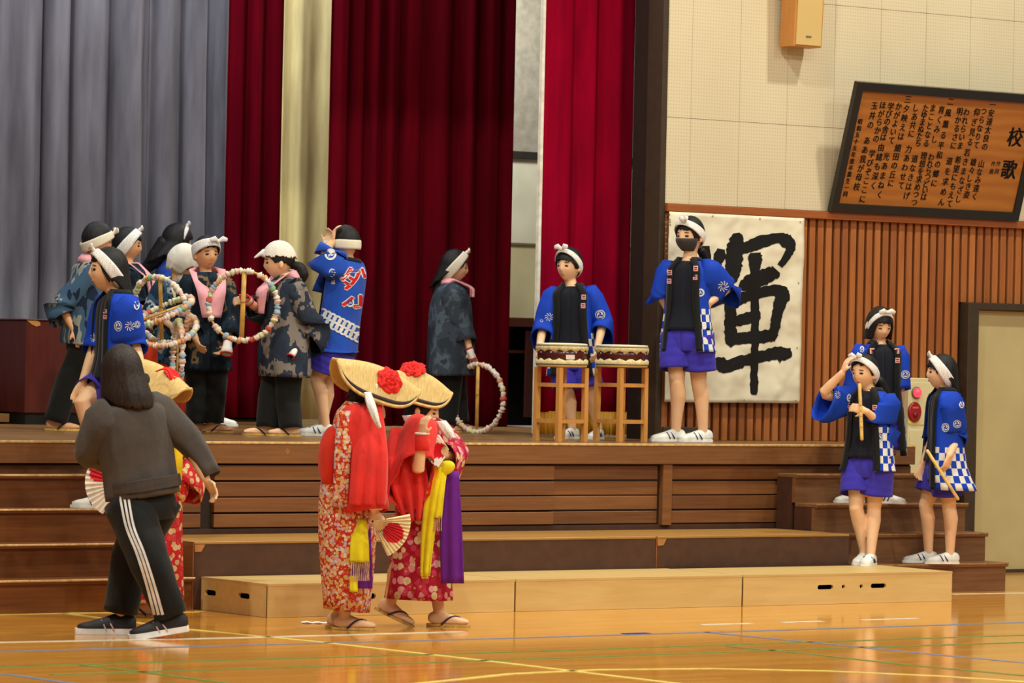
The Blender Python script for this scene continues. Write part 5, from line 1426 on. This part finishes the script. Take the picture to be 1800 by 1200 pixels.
# girl in the white cap cloth holding a hoop
p = Person('girl with white cap cloth and ponytail in slate camouflage jacket holding up a flower hoop', (482, 766), HS, 1.36, -62, (505, 490), (500, 615), (490, 460), -82, .06)
p.set_arm('R', (455, 545, .02), (436, 528, -.16), curl=1.4, hand=-RT * .9 - FW * .2, palm=FW * .3 + UP * -.1 - RT * .1 + RT * .3)
p.set_arm('L', (543, 580, -.03), (520, 612, -.14), curl=.9, hand=-RT * .9 - UP * .1)
p.set_leg('R', (476, 700, .02), (470, 754, .0), -84, foot='zori'); p.set_leg('L', (506, 700, -.03), (512, 756, -.05), -84, foot='zori')
p.face(); p.finish_body(); p.hair(.04, -.005, -.05, seed=31, taper=.3)
cap = p.hair(.036, .03, .015, mat=spotted('cap_cloth', (230, 220, 208), (186, 140, 130), 110, .28), name='cap_cloth', seed=33, grow=1.13, thick=.008, part=60)
kp = p.hp(0, .125, .04); obj('knot_end', *tube([p.hp(0, .09, .06), p.hp(0, .12, .052), p.hp(.01, .15, .034)], [(.03, .03), (.02, .014), (.012, .007)], 10), WHITE_T, cap, True)
p.tail([(514, 465, .0), (526, 470, .0), (532, 484, .0), (530, 498, .0)], [.022, .04, .042, .012])
p.coat((500, 662, 0), CAMO_C, 'camo_jacket', closed=True, sleeves={'R': dict(q=.8, hh=.085, ww=.08), 'L': dict(q=.8, hh=.125, ww=.095)}, seed=34, wrinkle=.03, **{**WIDE, 'b': (.07, .09, .13, .16, .165, .185, .17)})
p.trousers(.97, PANTS, 'trousers', r0=.112, r1=.085, rk=.092); p.scarf(length=.28, w=.1, flat=.17, cross=-.02); glove(p, 'L'); glove(p, 'R', .06)
hoop('flower hoop held upright by the girl in the white cap cloth', p.J(427, 537, -.22), FW * 1 + RT * .12, .236, UP + RT * .02, 1)
# child in the blue happi with the interlaced rings, arms raised
p = Person('child in blue happi coat with white interlaced rings, hand raised to the brow', (566, 766), HS, 1.46, -118, (613, 462), (590, 606), (606, 428), -112, .0)
p.set_arm('L', (570, 445, -.1), (584, 424, -.08), hand=UP * .9 + RT * .15, curl=.8, palm=RT); p.set_arm('R', (556, 470, .12), (572, 432, .12), curl=.8)
p.set_leg('L', (557, 668, -.06), (572, 745, -.05), -92); p.set_leg('R', (574, 672, .05), (566, 750, .06), -92)
p.face(); p.finish_body(); p.hair(.05, -.0, -.05, seed=36); p.headband(.02, .05, CREAM_T, zc=-.005, ears=(.03, -.02))
p.shirt(NAVY); p.trousers(.36, SHORTS, r0=.11, r1=.12)
p.coat((586, 614, 0), BLUE_PLAIN, open_=(12, 18, 24, 27, 29), sleeves={'L': dict(q=.78, hh=.11, ww=.075), 'R': dict(q=.55, hh=.12, ww=.08)}, seed=37, a=(.078, .128, .165, .165, .165, .18, .2), hem_L=unit(p.L + UP * -.12))
crest_set(p, [('disc', 581, 447, .04), ('disc', 584, 479, .028, .8), ('disc', 615, 531, .034, .8)])
for i in range(8):
    for j in range(2):
        x, y = 571 + i * 8.2 + j * 3 - 3, 549 + i * 4.3 + j * 15; decal(p.coat_obj, ring2d(.016, .031), x, y, PRINT_W, 'ring_band', .003 + .0008 * (i % 2))
_tv, _tf = text_mesh('祭', .30, 1, .0); _tv = _tv - (_tv.min(0) + _tv.max(0)) / 2
_tv = np.concatenate([_tv + np.array([a, b, 0]) for a, b in ((-.008, 0), (.008, 0), (0, .008), (0, -.008))]); _tf = [tuple(i + len(_tv) // 4 * q for i in f) for q in range(4) for f in _tf]
_bl = decal(p.coat_obj, ([(q[0], q[1]) for q in _tv], _tf), 633, 506, PRINT_W, 'back_letter_edge', .003)
if _bl: _bl['kind'] = 'stuff'
_tv, _tf = text_mesh('祭', .30, 1, .0); _tv = _tv - (_tv.min(0) + _tv.max(0)) / 2
_bl = decal(p.coat_obj, ([(q[0], q[1]) for q in _tv], _tf), 633, 506, PRINT_R, 'back_letter', .005)
if _bl: _bl['kind'] = 'stuff'
decal(p.coat_obj, rect2d(.025, .04, 2, 2), 586, 494, PRINT_W, 'crest')
# girl before the dark red curtain resting a hoop on the boards
p = Person('girl with long black hair in grey mottled jacket resting a hand on a hoop', (795, 760), HS, 1.36, 88, (793, 500), (793, 625), (799, 468), 96, .08)
p.set_arm('R', (815, 575, -.1), (826, 616, -.16), curl=1.2, hand=-UP * .8 + RT * .3); p.set_arm('L', (790, 575, .1), (800, 620, .1))
p.set_leg('R', (790, 700, -.04), (785, 748, -.04), 90, foot='zori'); p.set_leg('L', (802, 700, .05), (806, 746, .05), 90, foot='zori')
p.face(); p.finish_body(); p.hair(.03, -.03, -.17, seed=38, taper=.05, drop_back=.35); p.headband(.95, .055, CREAM_T, zc=.0, ears=(.03, .02))
p.tail([(776, 490, .0), (770, 512, .0), (766, 538, .0)], [.05, .045, .015], name='hair_end')
p.coat((793, 660, 0), CAMO_D, 'mottled_jacket', closed=True, sleeves={'R': dict(q=.85, hh=.1, ww=.09), 'L': dict(q=.8, hh=.1, ww=.085)}, seed=39, wrinkle=.025, **{**WIDE, 'b': (.07, .09, .13, .165, .18, .19, .185)})
p.trousers(.97, PANTS, 'trousers', r0=.11, r1=.085, rk=.09); p.scarf(length=.12, w=.07); glove(p, 'R', .07, d=-UP * .8 + RT * .3)
ctr = p.J(839, 704, -.2); hb_ = HS + .255 - ctr[2]; ctr = ctr + UP * 0
hoop('flower hoop standing on the boards under the hand of the long haired girl', np.array([ctr[0], ctr[1], max(ctr[2], HS + .262)]), FW * .77 + RT * .64, .25, UP, 2)
# hoops bundled in the dancer's hands
Dh = 27.2
grp = 'flower hoops bundled among the boys'
hoop('flower hoop raised behind the bundle over the cream scarf', at_depth(283, 545, Dh), FW * .7 + RT * .5 + UP * .25, .235, UP + RT * .2, 3)
hoop('flower hoop lying almost flat on top of the bundle', at_depth(288, 548, Dh - .1), UP * .9 + FW * -.25 + RT * -.42, .21, RT + UP * -.45, 4)
hoop('flower hoop sagging at the bottom of the bundle', at_depth(294, 578, Dh - .15), UP * .8 + FW * -.55 + RT * -.15, .2, RT + UP * -.1, 5, False)
hoop('flower hoop hanging edge on below the bundle', at_depth(312, 626, Dh - .05), RT * .97 + FW * .22, .235, UP, 6)
# girl with glasses coming down the wide stairs
p = Person('girl with glasses and long black hair in blue checked happi coat coming down the stairs', (190, 886), .6, 1.55, -62, (206, 520), (200, 668), (190, 475), -74, -.08, Y=-.39, head_scale=1.2)
p.set_arm('L', (236, 604, -.08), (250, 655, -.2), curl=.5); p.set_arm('R', (170, 600, .1), (145, 672, -.02), hand=-UP * .8 - RT * .35, curl=.5)
p.set_leg('R', (144, 705, -.1), (182, 868, -.02), -88); p.set_leg('L', (215, 790, -.05), (238, 868, .04), -80)
p.face(); p.finish_body(); p.hair(.04, -.06, -.17, seed=41, part=60, taper=-.02, grow=1.0, drop_back=.3); p.headband(.8, .05, zc=.006, ears=(.03, .035))
for sg in (1, -1):
    pts = ring(p.hp(sg * .032, .088, -.006), p.hl * .02, p.hu * .014, 16); obj('glasses', *tube(pts + [pts[0]], .0018, 6, False, p.hf, False), plain('glasses_wire', (150, 130, 110), .3, .5), p.root, True)
p.shirt(low=-.06); p.trousers(.34, SHORTS, r0=.108, r1=.115)
p.coat((206, 700, 0), BLUE, open_=(30, 30, 30, 33, 36), sleeves={'L': dict(q=.62, hh=.11, ww=.085, back=-RT), 'R': dict(q=.58, hh=.125, ww=.085)}, seed=42)
crest_set(p, [('pin', 228, 573, .03), ('tomoe', 241, 570, .022, .8), ('tomoe', 208, 573, .032, .7), ('disc', 240, 536, .028, .6), ('pin', 164, 593, .03, .5)])
collar_marks(p, [(188, 547), (188, 557)], .022, .024)
# ================================================================== dancers and helper on the gym floor
STRAW = None
k = N('hat_straw'); tc = k.n('ShaderNodeTexCoord'); sp = k.n('ShaderNodeSeparateXYZ'); k.l(tc.outputs['UV'], sp.inputs[0])
mp = k.n('ShaderNodeMapping'); mp.inputs['Scale'].default_value = (60, 3, 1); k.l(tc.outputs['UV'], mp.inputs['Vector'])
nz = k.noise(mp.outputs['Vector'], 1.5, 4); k.bump(nz, .5, .006)
STRAW = k.done(k.ramp(nz, [(.3, (196, 158, 92)), (.7, (226, 196, 132))]), .65, .25)
BRAID = wood('hat_braid', (34, 24, 30), (70, 52, 60), (60, 60, 60), .7, .2, .3); STRAW_EDGE = plain('straw_rim', (206, 172, 108), .6, .2, .12, 40)
PETAL = plain('paper_flower_red', (226, 46, 42), .75, .2, .1, 30)
def flower(parent, c, n, r, seed=0, name='paper_flower'):
    rr = np.random.RandomState(seed); n = unit(n); x, y = frame(n); rows = []
    prof = [(.0, .62), (.18, .55), (.22, .36), (.3, .58), (.45, .50), (.5, .25), (.58, .45), (.78, .34), (.80, .10), (.88, .26), (1.0, .12), (.98, .02)]
    for i, (q, h) in enumerate(prof):
        row = []; ph = rr.uniform(0, 6)
        for j in range(48):
            a = 2 * math.pi * j / 48; wob = 1 + .09 * math.sin(7 * a + ph) + .06 * math.sin(13 * a + 2 * ph); hh = h * (1 + .18 * math.sin(8 * a + 2 * ph) * (q > .1))
            row.append(c + (x * math.cos(a) + y * math.sin(a)) * r * q * wob + n * hh * r * .8)
        rows.append(row)
    V, Fc = loft(rows, False, True); return obj(name, V, Fc, PETAL, parent, True)
def straw_hat(P, A, B, wmax, near_drop, label=None, rise=.02, openang=.95, roll=0.0):
    """folded straw hat: ridge from A (rear) to B (front); flaps of half-moon shape on both sides"""
    e = unit(B - A); L = np.linalg.norm(B - A); side = unit(np.cross(e, UP)); up = np.cross(side, e)
    side, up = side * math.cos(roll) + up * math.sin(roll), up * math.cos(roll) - side * math.sin(roll)
    nu, nv = 40, 30; rows = []; uv = []; rho = .085
    def pt(u, v, lift=0.0):
        w = wmax * max(0.02, 1 - abs(2 * u - 1) ** 2.3) ** .5; s = abs(v) * w; a = min(s / rho, openang); rest = max(0, s - rho * openang)
        x = rho * math.sin(a) + rest * math.cos(openang); z = -(rho * (1 - math.cos(a)) + rest * math.sin(openang))
        nx, nz_ = math.sin(a), math.cos(a)
        sg = 1 if v >= 0 else -1
        return A + e * L * u + up * (rise * math.sin(math.pi * u) + z + nz_ * lift) + side * sg * (x + nx * lift)
    for i in range(nu + 1):
        u = i / nu
        rows.append([pt(u, 2 * j / nv - 1) for j in range(nv + 1)]); uv += [(u, 2 * j / nv - 1) for j in range(nv + 1)]
    V, Fc = loft(rows, False, False)
    H = obj('straw_hat', V, Fc, STRAW, P.root, True, uv); add_mod(H, 'SOLIDIFY', thickness=.009, offset=-1)
    for v0, v1, lf, m, nm in ((.86, .945, .004, BRAID, 'black_braid'), (-.86, -.945, .004, BRAID, 'black_braid')):
        R = [[pt(i / 60, v0, lf), pt(i / 60, (v0 + v1) / 2, lf + .004), pt(i / 60, v1, lf)] for i in range(1, 60)]
        b = obj(nm, *loft(R, False, False), m, H, True); add_mod(b, 'SOLIDIFY', thickness=.004)
    edge = [pt(i / 60, 1.0) for i in range(61)] + [pt(1 - i / 60, -1.0) for i in range(61)]
    obj('rim', *tube(edge + [edge[0]], .009, 7, False, UP, False), STRAW_EDGE, H, True)
    H_pt = pt
    return H, pt
def fan(label, c, d, n, R, spread, dot=(.66, .0, .3), seed=0, paper=None, group=None):
    """open folding fan: pivot c, middle direction d, plane normal n"""
    d = unit(d); n = unit(n - d * (n @ d)); sd = np.cross(n, d); K = 26; T_ = thing('folding_fan', label, 'fan', c, group)
    pm = paper or plain('fan_paper', (232, 222, 212), .8); rm = plain('fan_red', (206, 34, 48), .8); V, Fc, fm = [], [], []
    def q(a, r, pl): return c + (d * math.cos(a) + sd * math.sin(a)) * r + n * pl
    M_ = 14
    for i in range(K + 1):
        a = (i / K - .5) * spread
        for j in range(M_ + 1): V.append(q(a, R * (.36 + .64 * j / M_), .006 * (1 if i % 2 else -1)))
    for i in range(K):
        for j in range(M_):
            Fc.append((i * (M_ + 1) + j, i * (M_ + 1) + j + 1, (i + 1) * (M_ + 1) + j + 1, (i + 1) * (M_ + 1) + j))
            a = ((i + .5) / K - .5) * spread; r = .36 + .64 * (j + .5) / M_; fm.append(1 if math.hypot(r * math.cos(a) - dot[0], r * math.sin(a) - dot[1]) < dot[2] else 0)
    leaf = obj('fan_leaf', V, Fc, None, T_, False, None, [pm, rm], fm); add_mod(leaf, 'SOLIDIFY', thickness=.0015)
    for i in range(0, K + 1, 3):
        a = (i / K - .5) * spread; obj('rib', *tube([q(a, 0, .0), q(a, R * .3, -.005), q(a, R * .97, -.0085)], [(.0035, .0018)] * 3, 6, True, n), plain('fan_rib', (190, 150, 96), .5), T_)
    obj('pivot', *ellipsoid(c, d * .006, sd * .006, n * .009, 8, 5), black, T_, True)
    return T_
def cloth_panel(P, pts, wpx, mat, name, parent=None, amp=.012, folds=2, n=14, th=.006, seed=0, depth_=None):
    """hanging cloth: centre line px points (x, y, d), half width px per point"""
    C = smooth_path([np.array([*p_, w_], float) for p_, w_ in zip(pts, wpx)], 5); R = []; r = np.random.RandomState(seed); ph = r.uniform(0, 6)
    for i, q in enumerate(C):
        t = i / (len(C) - 1); row = []
        for j in range(n):
            v = 2 * j / (n - 1) - 1; p_ = P.J(q[0] + v * q[3], q[1], q[2] + amp * math.sin(folds * math.pi * v + ph + t) * (.3 + t) + .02 * v * v); row.append(p_)
        R.append(row)
    o = obj(name, *loft(R, False, False), mat, parent or P.root, True); add_mod(o, 'SOLIDIFY', thickness=th); return o
KIM_A = floral('kimono_orange_floral', (186, 44, 28), [(206, 64, 44), (218, 160, 120), (196, 172, 190), (214, 172, 96), (226, 206, 180), (190, 50, 34)], 62, .7)
KIM_B = floral('kimono_pink_floral', (164, 22, 48), [(196, 62, 92), (216, 196, 150), (196, 50, 76), (222, 150, 160), (170, 26, 50)], 24, .58)
KIM_C = floral('kimono_red_floral', (202, 40, 46), [(214, 180, 130), (206, 70, 74), (222, 200, 150), (196, 36, 44)], 30, .55)
REDC = cloth('sleeve_red', (222, 52, 46), .5); YEL = cloth('sash_yellow', (232, 214, 30), .5); PUR = cloth('sash_purple', (104, 32, 140), .4); OBI_R = cloth('obi_red', (206, 46, 26), .5)
FRINGE = plain('sash_fringe', (190, 150, 110), .8, .2, .2, 60)
def kimono(P, hem, mat, sleeves, seed, hem_a=.165, hem_b=.17, name='kimono', wrinkle=.02, folds=6):
    s = P.s; up = P.ups; N_, P_ = P.N, P.Pv; Hm = P.J(*hem)
    st = [(N_ + up * .03 * s, .072 * s, .066 * s, .3), (N_ - up * .005 * s, .122 * s, .088 * s, .3), (N_ - up * .05 * s, .165 * s, .112 * s, .3), (N_ - up * .17 * s, .165 * s, .125 * s, .3), (N_ + (P_ - N_) * .68, .16 * s, .13 * s, .3), (P_, .18 * s, .15 * s, .3),
          (P_ + (Hm - P_) * .4, .18 * s, .155 * s, .3), (Hm, hem_a * s, hem_b * s, .3)]
    V, Fc, uv, rows, _ = P.shell(st, wrinkle=wrinkle, seed=seed, folds=folds); mb = MB(); mb.add(V, Fc, uv)
    for side, kw in sleeves.items():
        V2, F2, uv2, _ = P.sleeve_geo(side, seed=seed, **kw); mb.add(V2, F2, uv2)
    o = mb.build(name, mat, P.root, True, True); add_mod(o, 'SOLIDIFY', thickness=.006, offset=-1); P.coat_obj = o; return o
def sash(P, t0, t1, mat, name='obi', grow=1.05):
    s = P.s; A, B = P.Pv + (P.N - P.Pv) * t0, P.Pv + (P.N - P.Pv) * t1
    V, Fc, uv, _, _ = P.shell([(A + (B - A) * t, .172 * s * grow, .142 * s * grow, .3) for t in (1, .66, .33, 0)], wrinkle=.008, seed=3)
    o = obj(name, V, Fc, mat, P.root, True); add_mod(o, 'SOLIDIFY', thickness=.008); return o
def fringe_ends(P, pts, ln, mat, parent):
    for i, (x, y, d) in enumerate(pts):
        a = P.J(x, y, d); obj('tassel', *tube([a, a - UP * ln * .5 + RT * .004 * math.sin(i), a - UP * ln], [.004, .003, .0035], 5), mat, parent)

# --- dancer with the orange floral kimono
p = Person('dancer in orange floral kimono with red sleeve and folded straw hat, fan in hand', (604, 1106), 0, 1.5, 80, (628, 716), (612, 862), (652, 688), 86, .42, head_scale=1.1)
p.set_arm('R', (650, 806, -.14), (658, 898, -.2), curl=1.2, hand=-UP * .7 + RT * .4); p.set_arm('L', (640, 800, .16), (664, 862, .12), curl=.8)
p.set_leg('R', (606, 985, -.05), (606, 1086, -.02), 88, foot='zori'); p.set_leg('L', (624, 985, .06), (594, 1084, .1), 84, foot='zori')
p.face(); p.finish_body(); p.hair(.03, -.05, -.085, seed=50, taper=.05, grow=1.04); 
kimono(p, (609, 1072, 0), KIM_A, {'L': dict(q=.7, hh=.13, ww=.08)}, 51, .13, .125)
puff = obj('obi_puff', *ellipsoid(p.J(585, 806, -.06), RT * .085, FW * .14, UP * .19, 20, 14), OBI_R, p.root, True)
sash(p, .12, .42, OBI_R)
V, Fc, uv, _ = p.sleeve_geo('R', q=1.0, hh=.118, ww=.085, seed=52, wrinkle=.05, top=.095, back=-RT * .9); rs = obj('red_sleeve', V, Fc, REDC, p.root, True); add_mod(rs, 'SOLIDIFY', thickness=.006)
cloth_panel(p, [(652, 712, -.14), (650, 790, -.25), (648, 850, -.28), (646, 888, -.28)], [18, 30, 32, 31], REDC, 'sleeve_drape', rs, .016, 3)
cloth_panel(p, [(608, 722, -.2), (603, 790, -.24), (598, 890, -.22)], [13, 14, 12], KIM_A, 'back_panel', p.coat_obj, .006, 2, 10)
ys = cloth_panel(p, [(634, 912, -.17), (632, 950, -.2), (632, 988, -.2)], [9, 15, 17], YEL, 'yellow_sash', None, .006, 1.5)
pur = cloth_panel(p, [(640, 920, -.12), (636, 980, -.165), (635, 1034, -.165)], [10, 18, 20], PUR, 'purple_sash', None, .008, 2)
fringe_ends(p, [(618 + 3.1 * i, 989, -.2 - .002 * (i % 3)) for i in range(11)], .10, FRINGE, ys)
cloth_panel(p, [(622, 1012, -.19), (622, 1040, -.19)], [6, 6], YEL, 'yellow_tassel', ys, .004, 2, 8)
rim_ = ring(p.J(660, 893, -.2), RT * .034, FW * .034, 18); obj('cuff', *tube(rim_ + [rim_[0]], .009, 8, False, UP, False), plain('cuff_white', (228, 216, 208), .8), rs, True)
obj('hair_bun', *ellipsoid(p.J(630, 700, -.02), RT * .055, FW * .06, UP * .05, 16, 10), HAIR, p.root, True)
tie = cloth_panel(p, [(646, 690, -.22), (652, 710, -.3), (660, 733, -.33), (668, 752, -.33)], [5, 7, 6, 3], WHITE_T, 'hat_tie', None, .006, 2, 8)
obj('cheek_cloth', *tube([p.hp(-.078, .02, .05), p.hp(-.08, .045, -.01), p.hp(-.055, .085, -.06), p.hp(0, .105, -.07)], [(.012, .04)] * 4, 10, True, p.hl), CREAM_T, p.root, True)
A_, B_ = p.J(590, 632, -.10), p.J(735, 688, .10)
H, pt = straw_hat(p, A_ + UP * .01, B_ + UP * .02, .27, 0, rise=.045, openang=1.02, roll=-.1)
# flap side facing the camera is the one whose normal points to it
sgn = 1 if (pt(.5, .5) - pt(.5, 0)) @ FW < 0 else -1
fp = pt(.60, sgn * .42, .0); fn = unit(np.cross(pt(.64, sgn * .42) - pt(.56, sgn * .42), pt(.6, sgn * .5) - pt(.6, sgn * .34))); fn = fn if fn @ FW < 0 else -fn
flower(H, fp, fn, .078, 1)
fan('cream folding fan with red disc held low by the dancer in orange floral kimono', p.J(655, 916, -.26), RT * .85 - UP * .42, -FW * .8 + RT * -.3 + UP * .2, .215, 1.35, (.62, -.02, .27), paper=plain('fan_cream', (226, 204, 160), .8))

# --- dancer with the pink floral kimono, hand at her face
p = Person('dancer in pink floral kimono with yellow and purple sashes, hand raised to her face', (737, 1100), 0, 1.48, 72, (750, 742), (745, 872), (742, 720), 80, .2, head_scale=1.05)
p.set_arm('R', (735, 832, -.33), (741, 768, -.36), curl=.6, hand=UP * .95 + RT * .1, palm=FW * .5 + RT * .5); p.set_arm('L', (800, 800, .06), (776, 800, -.16), curl=1.1, hand=-RT * .9)
p.set_leg('R', (705, 985, -.05), (685, 1066, -.03), 84, .42, foot='zori'); p.set_leg('L', (765, 985, .05), (772, 1078, .03), 84, foot='zori')
p.face(); p.finish_body(); p.hair(.03, -.05, -.085, seed=55, taper=.05, grow=.93)
kimono(p, (736, 1052, 0), KIM_B, {'L': dict(q=.9, hh=.16, ww=.09)}, 56, .185, .19, wrinkle=.03)
sash(p, .2, .5, OBI_R)
V, Fc, uv, _ = p.sleeve_geo('R', q=.55, hh=.17, ww=.11, top=.11, seed=57, wrinkle=.07, back=-RT); rs = obj('red_sleeve', V, Fc, REDC, p.root, True); add_mod(rs, 'SOLIDIFY', thickness=.006)
cloth_panel(p, [(714, 752, -.14), (712, 800, -.24), (722, 860, -.27), (728, 915, -.25)], [26, 33, 32, 16], REDC, 'sleeve_drape', rs, .03, 3, 18, seed=4)
V, Fc = loft([ring(p.J(742 + q * .15, y, -.36), RT * r, FW * r * .9, 18) for q, y, r in ((0, 792, .036), (0, 778, .037), (0, 764, .036))], False); wb = obj('wrist_band', V, Fc, REDC, p.root, True); add_mod(wb, 'SOLIDIFY', thickness=.005, offset=1)
rim_ = ring(p.J(742, 762, -.36), RT * .038, FW * .036, 18); obj('cuff', *tube(rim_ + [rim_[0]], .007, 8, False, UP, False), plain('cuff_white', (228, 216, 208), .8), wb, True)
ysh = cloth_panel(p, [(772, 820, -.25), (760, 880, -.26), (752, 950, -.25), (748, 1012, -.24)], [8, 13, 11, 8], YEL, 'yellow_sash', None, .009, 2)
obj('sash_knot', *ellipsoid(p.J(783, 822, -.22), RT * .055 + UP * .01, FW * .035, UP * .042, 16, 10), YEL, ysh, True)
cloth_panel(p, [(776, 830, -.24), (771, 870, -.25), (766, 910, -.25)], [9, 10, 11], YEL, 'sash_end', ysh, .01, 2)
fringe_ends(p, [(757 + 3.2 * i, 911, -.25) for i in range(7)], .07, FRINGE, ysh); fringe_ends(p, [(742 + 2.6 * i, 1010, -.24) for i in range(5)], .02, YEL, ysh)
cloth_panel(p, [(793, 828, -.18), (793, 920, -.2), (796, 1025, -.2)], [13, 19, 20], PUR, 'purple_sash', None, .008, 2)
cloth_panel(p, [(775, 740, -.13), (785, 755, -.15), (795, 770, -.15)], [8, 10, 8], WHITE_T, 'hat_tie', None, .006, 2, 8)
cloth_panel(p, [(716, 730, -.12), (722, 742, -.13)], [8, 9], WHITE_T, 'hat_tie', None, .004, 2, 8)
A_, B_ = p.J(672, 670, .0), p.J(793, 700, .08)
H, pt = straw_hat(p, A_ + UP * .045, B_ + UP * .04, .25, 0, rise=.07, openang=1.0, roll=-.1)
sgn = 1 if (pt(.5, .5) - pt(.5, 0)) @ FW < 0 else -1
fp = pt(.40, sgn * .02, .0); flower(H, fp, UP * .8 - FW * .5, .075, 2)
fan('white edged folding fan with red disc by the yellow sash knot of the pink dancer', p.J(790, 792, -.26), -RT * .9 + UP * .0, -FW * .7 + UP * .6, .135, 2.2, (.5, 0, .42))

# --- dancer behind the helper
p = Person('dancer in red floral kimono with yellow sash behind the girl in the grey sweatshirt', (262, 1082), 0, 1.46, -66, (262, 722), (272, 862), (262, 690), -70, .25, Y=-1.28)
p.set_arm('L', (318, 800, .0), (300, 860, -.14), curl=.6); p.set_arm('R', (210, 800, .0), (226, 846, -.12), curl=1.2, hand=-RT)
p.set_leg('L', (288, 985, -.05), (292, 1060, .1), -84, foot='zori'); p.set_leg('R', (262, 985, .05), (262, 1064, 0), -84, foot='zori')
p.face(); p.finish_body(); p.hair(.03, -.05, -.085, seed=60, taper=.05)
kimono(p, (272, 1056, 0), KIM_C, {'L': dict(q=.9, hh=.15, ww=.09), 'R': dict(q=.8, hh=.15, ww=.09)}, 61, .17, .17)
YEL2 = cloth('sash_golden', (222, 182, 24), .5)
s2 = cloth_panel(p, [(306, 770, -.2), (307, 820, -.22), (304, 862, -.22)], [12, 14, 13], YEL2, 'golden_sash', None, .006, 2)
for i in range(9):
    x, y = 311 - i * 1.2 + (i % 2) * 2, 790 + i * 7; decal(s2, rect2d(.016, .012, 2, 2, rot=.5 + .4 * (i % 3)), x, y, ink, 'sash_lettering', .004)
obj('obi_back', *ellipsoid(p.J(318, 848, -.05), RT * .05, FW * .09, UP * .12, 18, 12), KIM_C, p.root, True)
A_, B_ = p.J(228, 632, .1), p.J(331, 684, -.08)
H, pt = straw_hat(p, A_ + UP * .02, B_ + UP * .01, .28, 0, rise=.04, openang=1.0, roll=-.05)
flower(H, p.J(303, 662, -.02), UP * .5 + RT * .5 - FW * .2, .07, 3)
obj('hat_ribbon', *tube(smooth_path([p.J(276, 652, -.19), p.J(288, 648, -.2), p.J(296, 652, -.2), p.J(301, 664, -.21)], 4), [(.012, .005)] * 13, 8), PETAL, H, True)
fan('white folding fan with red disc held at her side by the dancer behind the sweatshirt', p.J(214, 848, -.17), -RT * .95 - UP * .05, -FW + RT * .1, .215, 2.0, (.6, -.3, .27))

# --- helper in the grey sweatshirt seen from behind
p = Person('girl in grey sweatshirt and striped black track trousers walking away across the gym floor', (248, 1118), 0, 1.6, -142, (226, 708), (250, 872), (213, 656), -150, .0, head_scale=1.16, width=1.06)
p.set_arm('L', (157, 798, -.02), (186, 818, .2), curl=.6); p.set_arm('R', (326, 772, .1), (362, 842, .05), curl=.9, hand=-UP * .75 + RT * .5)
SNK = (plain('sneaker_black', (34, 32, 36), .6), plain('sneaker_sole', (232, 230, 230), .6), plain('sneaker_stripe', (206, 174, 176), .6))
_old = p.shoe
p.shoe = lambda hp, f, l, u: _old(hp, f, l, u, SNK, 1.2, .026)
p.set_leg('L', (262, 985, -.16), (302, 1084, -.12), -74, .16); p.set_leg('R', (228, 985, .1), (212, 1078, .12), -78, .0)
p.face(); p.finish_body(); p.hair(.03, -.15, -.165, seed=62, taper=-.2, grow=1.16, mat=HAIR2, part=60, sway=RT * .22)
SWEAT = cloth('sweatshirt_grey', (76, 68, 64), .6, .9)
p.coat((251, 862, 0), SWEAT, 'sweatshirt', closed=True, a=(.075, .128, .185, .19, .182, .18, .168), b=(.068, .09, .12, .13, .13, .14, .14), sleeves={'L': dict(q=.99, hh=.06, ww=.06, top=.112, wrinkle=.05), 'R': dict(q=.99, hh=.05, ww=.048, top=.108, wrinkle=.05)}, seed=63, wrinkle=.022, collar=None)
hemc = p.J(251, 856, 0)
V, Fc, uv, _, _ = p.shell([(hemc + p.ups * t, .185 * p.s * 1.06, .156 * p.s * 1.06, .3) for t in (.045, .02, 0, -.02)], wrinkle=.004, seed=1); o = obj('ribbed_hem', V, Fc, wood('rib_grey', (62, 56, 53), (80, 72, 68), (60, 60, 2), .9, .1, .4), p.coat_obj, True); add_mod(o, 'SOLIDIFY', thickness=.006)
TR = p.trousers(.985, cloth('track_black', (17, 17, 17), .5, .7), 'track_trousers', r0=.125, r1=.085, rk=.1, wrinkle=.022, seed=9)
PW = plain('stripe_white', (228, 226, 228), .7)
for k_ in range(3):
    ribbon(TR, [(211 + 7 * k_, 872 - k_, 1.9), (222 + 6.6 * k_, 925, 2.1), (240 + 6.4 * k_, 970, 2.2), (256 + 6.6 * k_, 1020, 2.3), (272 + 7.2 * k_, 1080, 2.5)], PW, 'white_stripe')
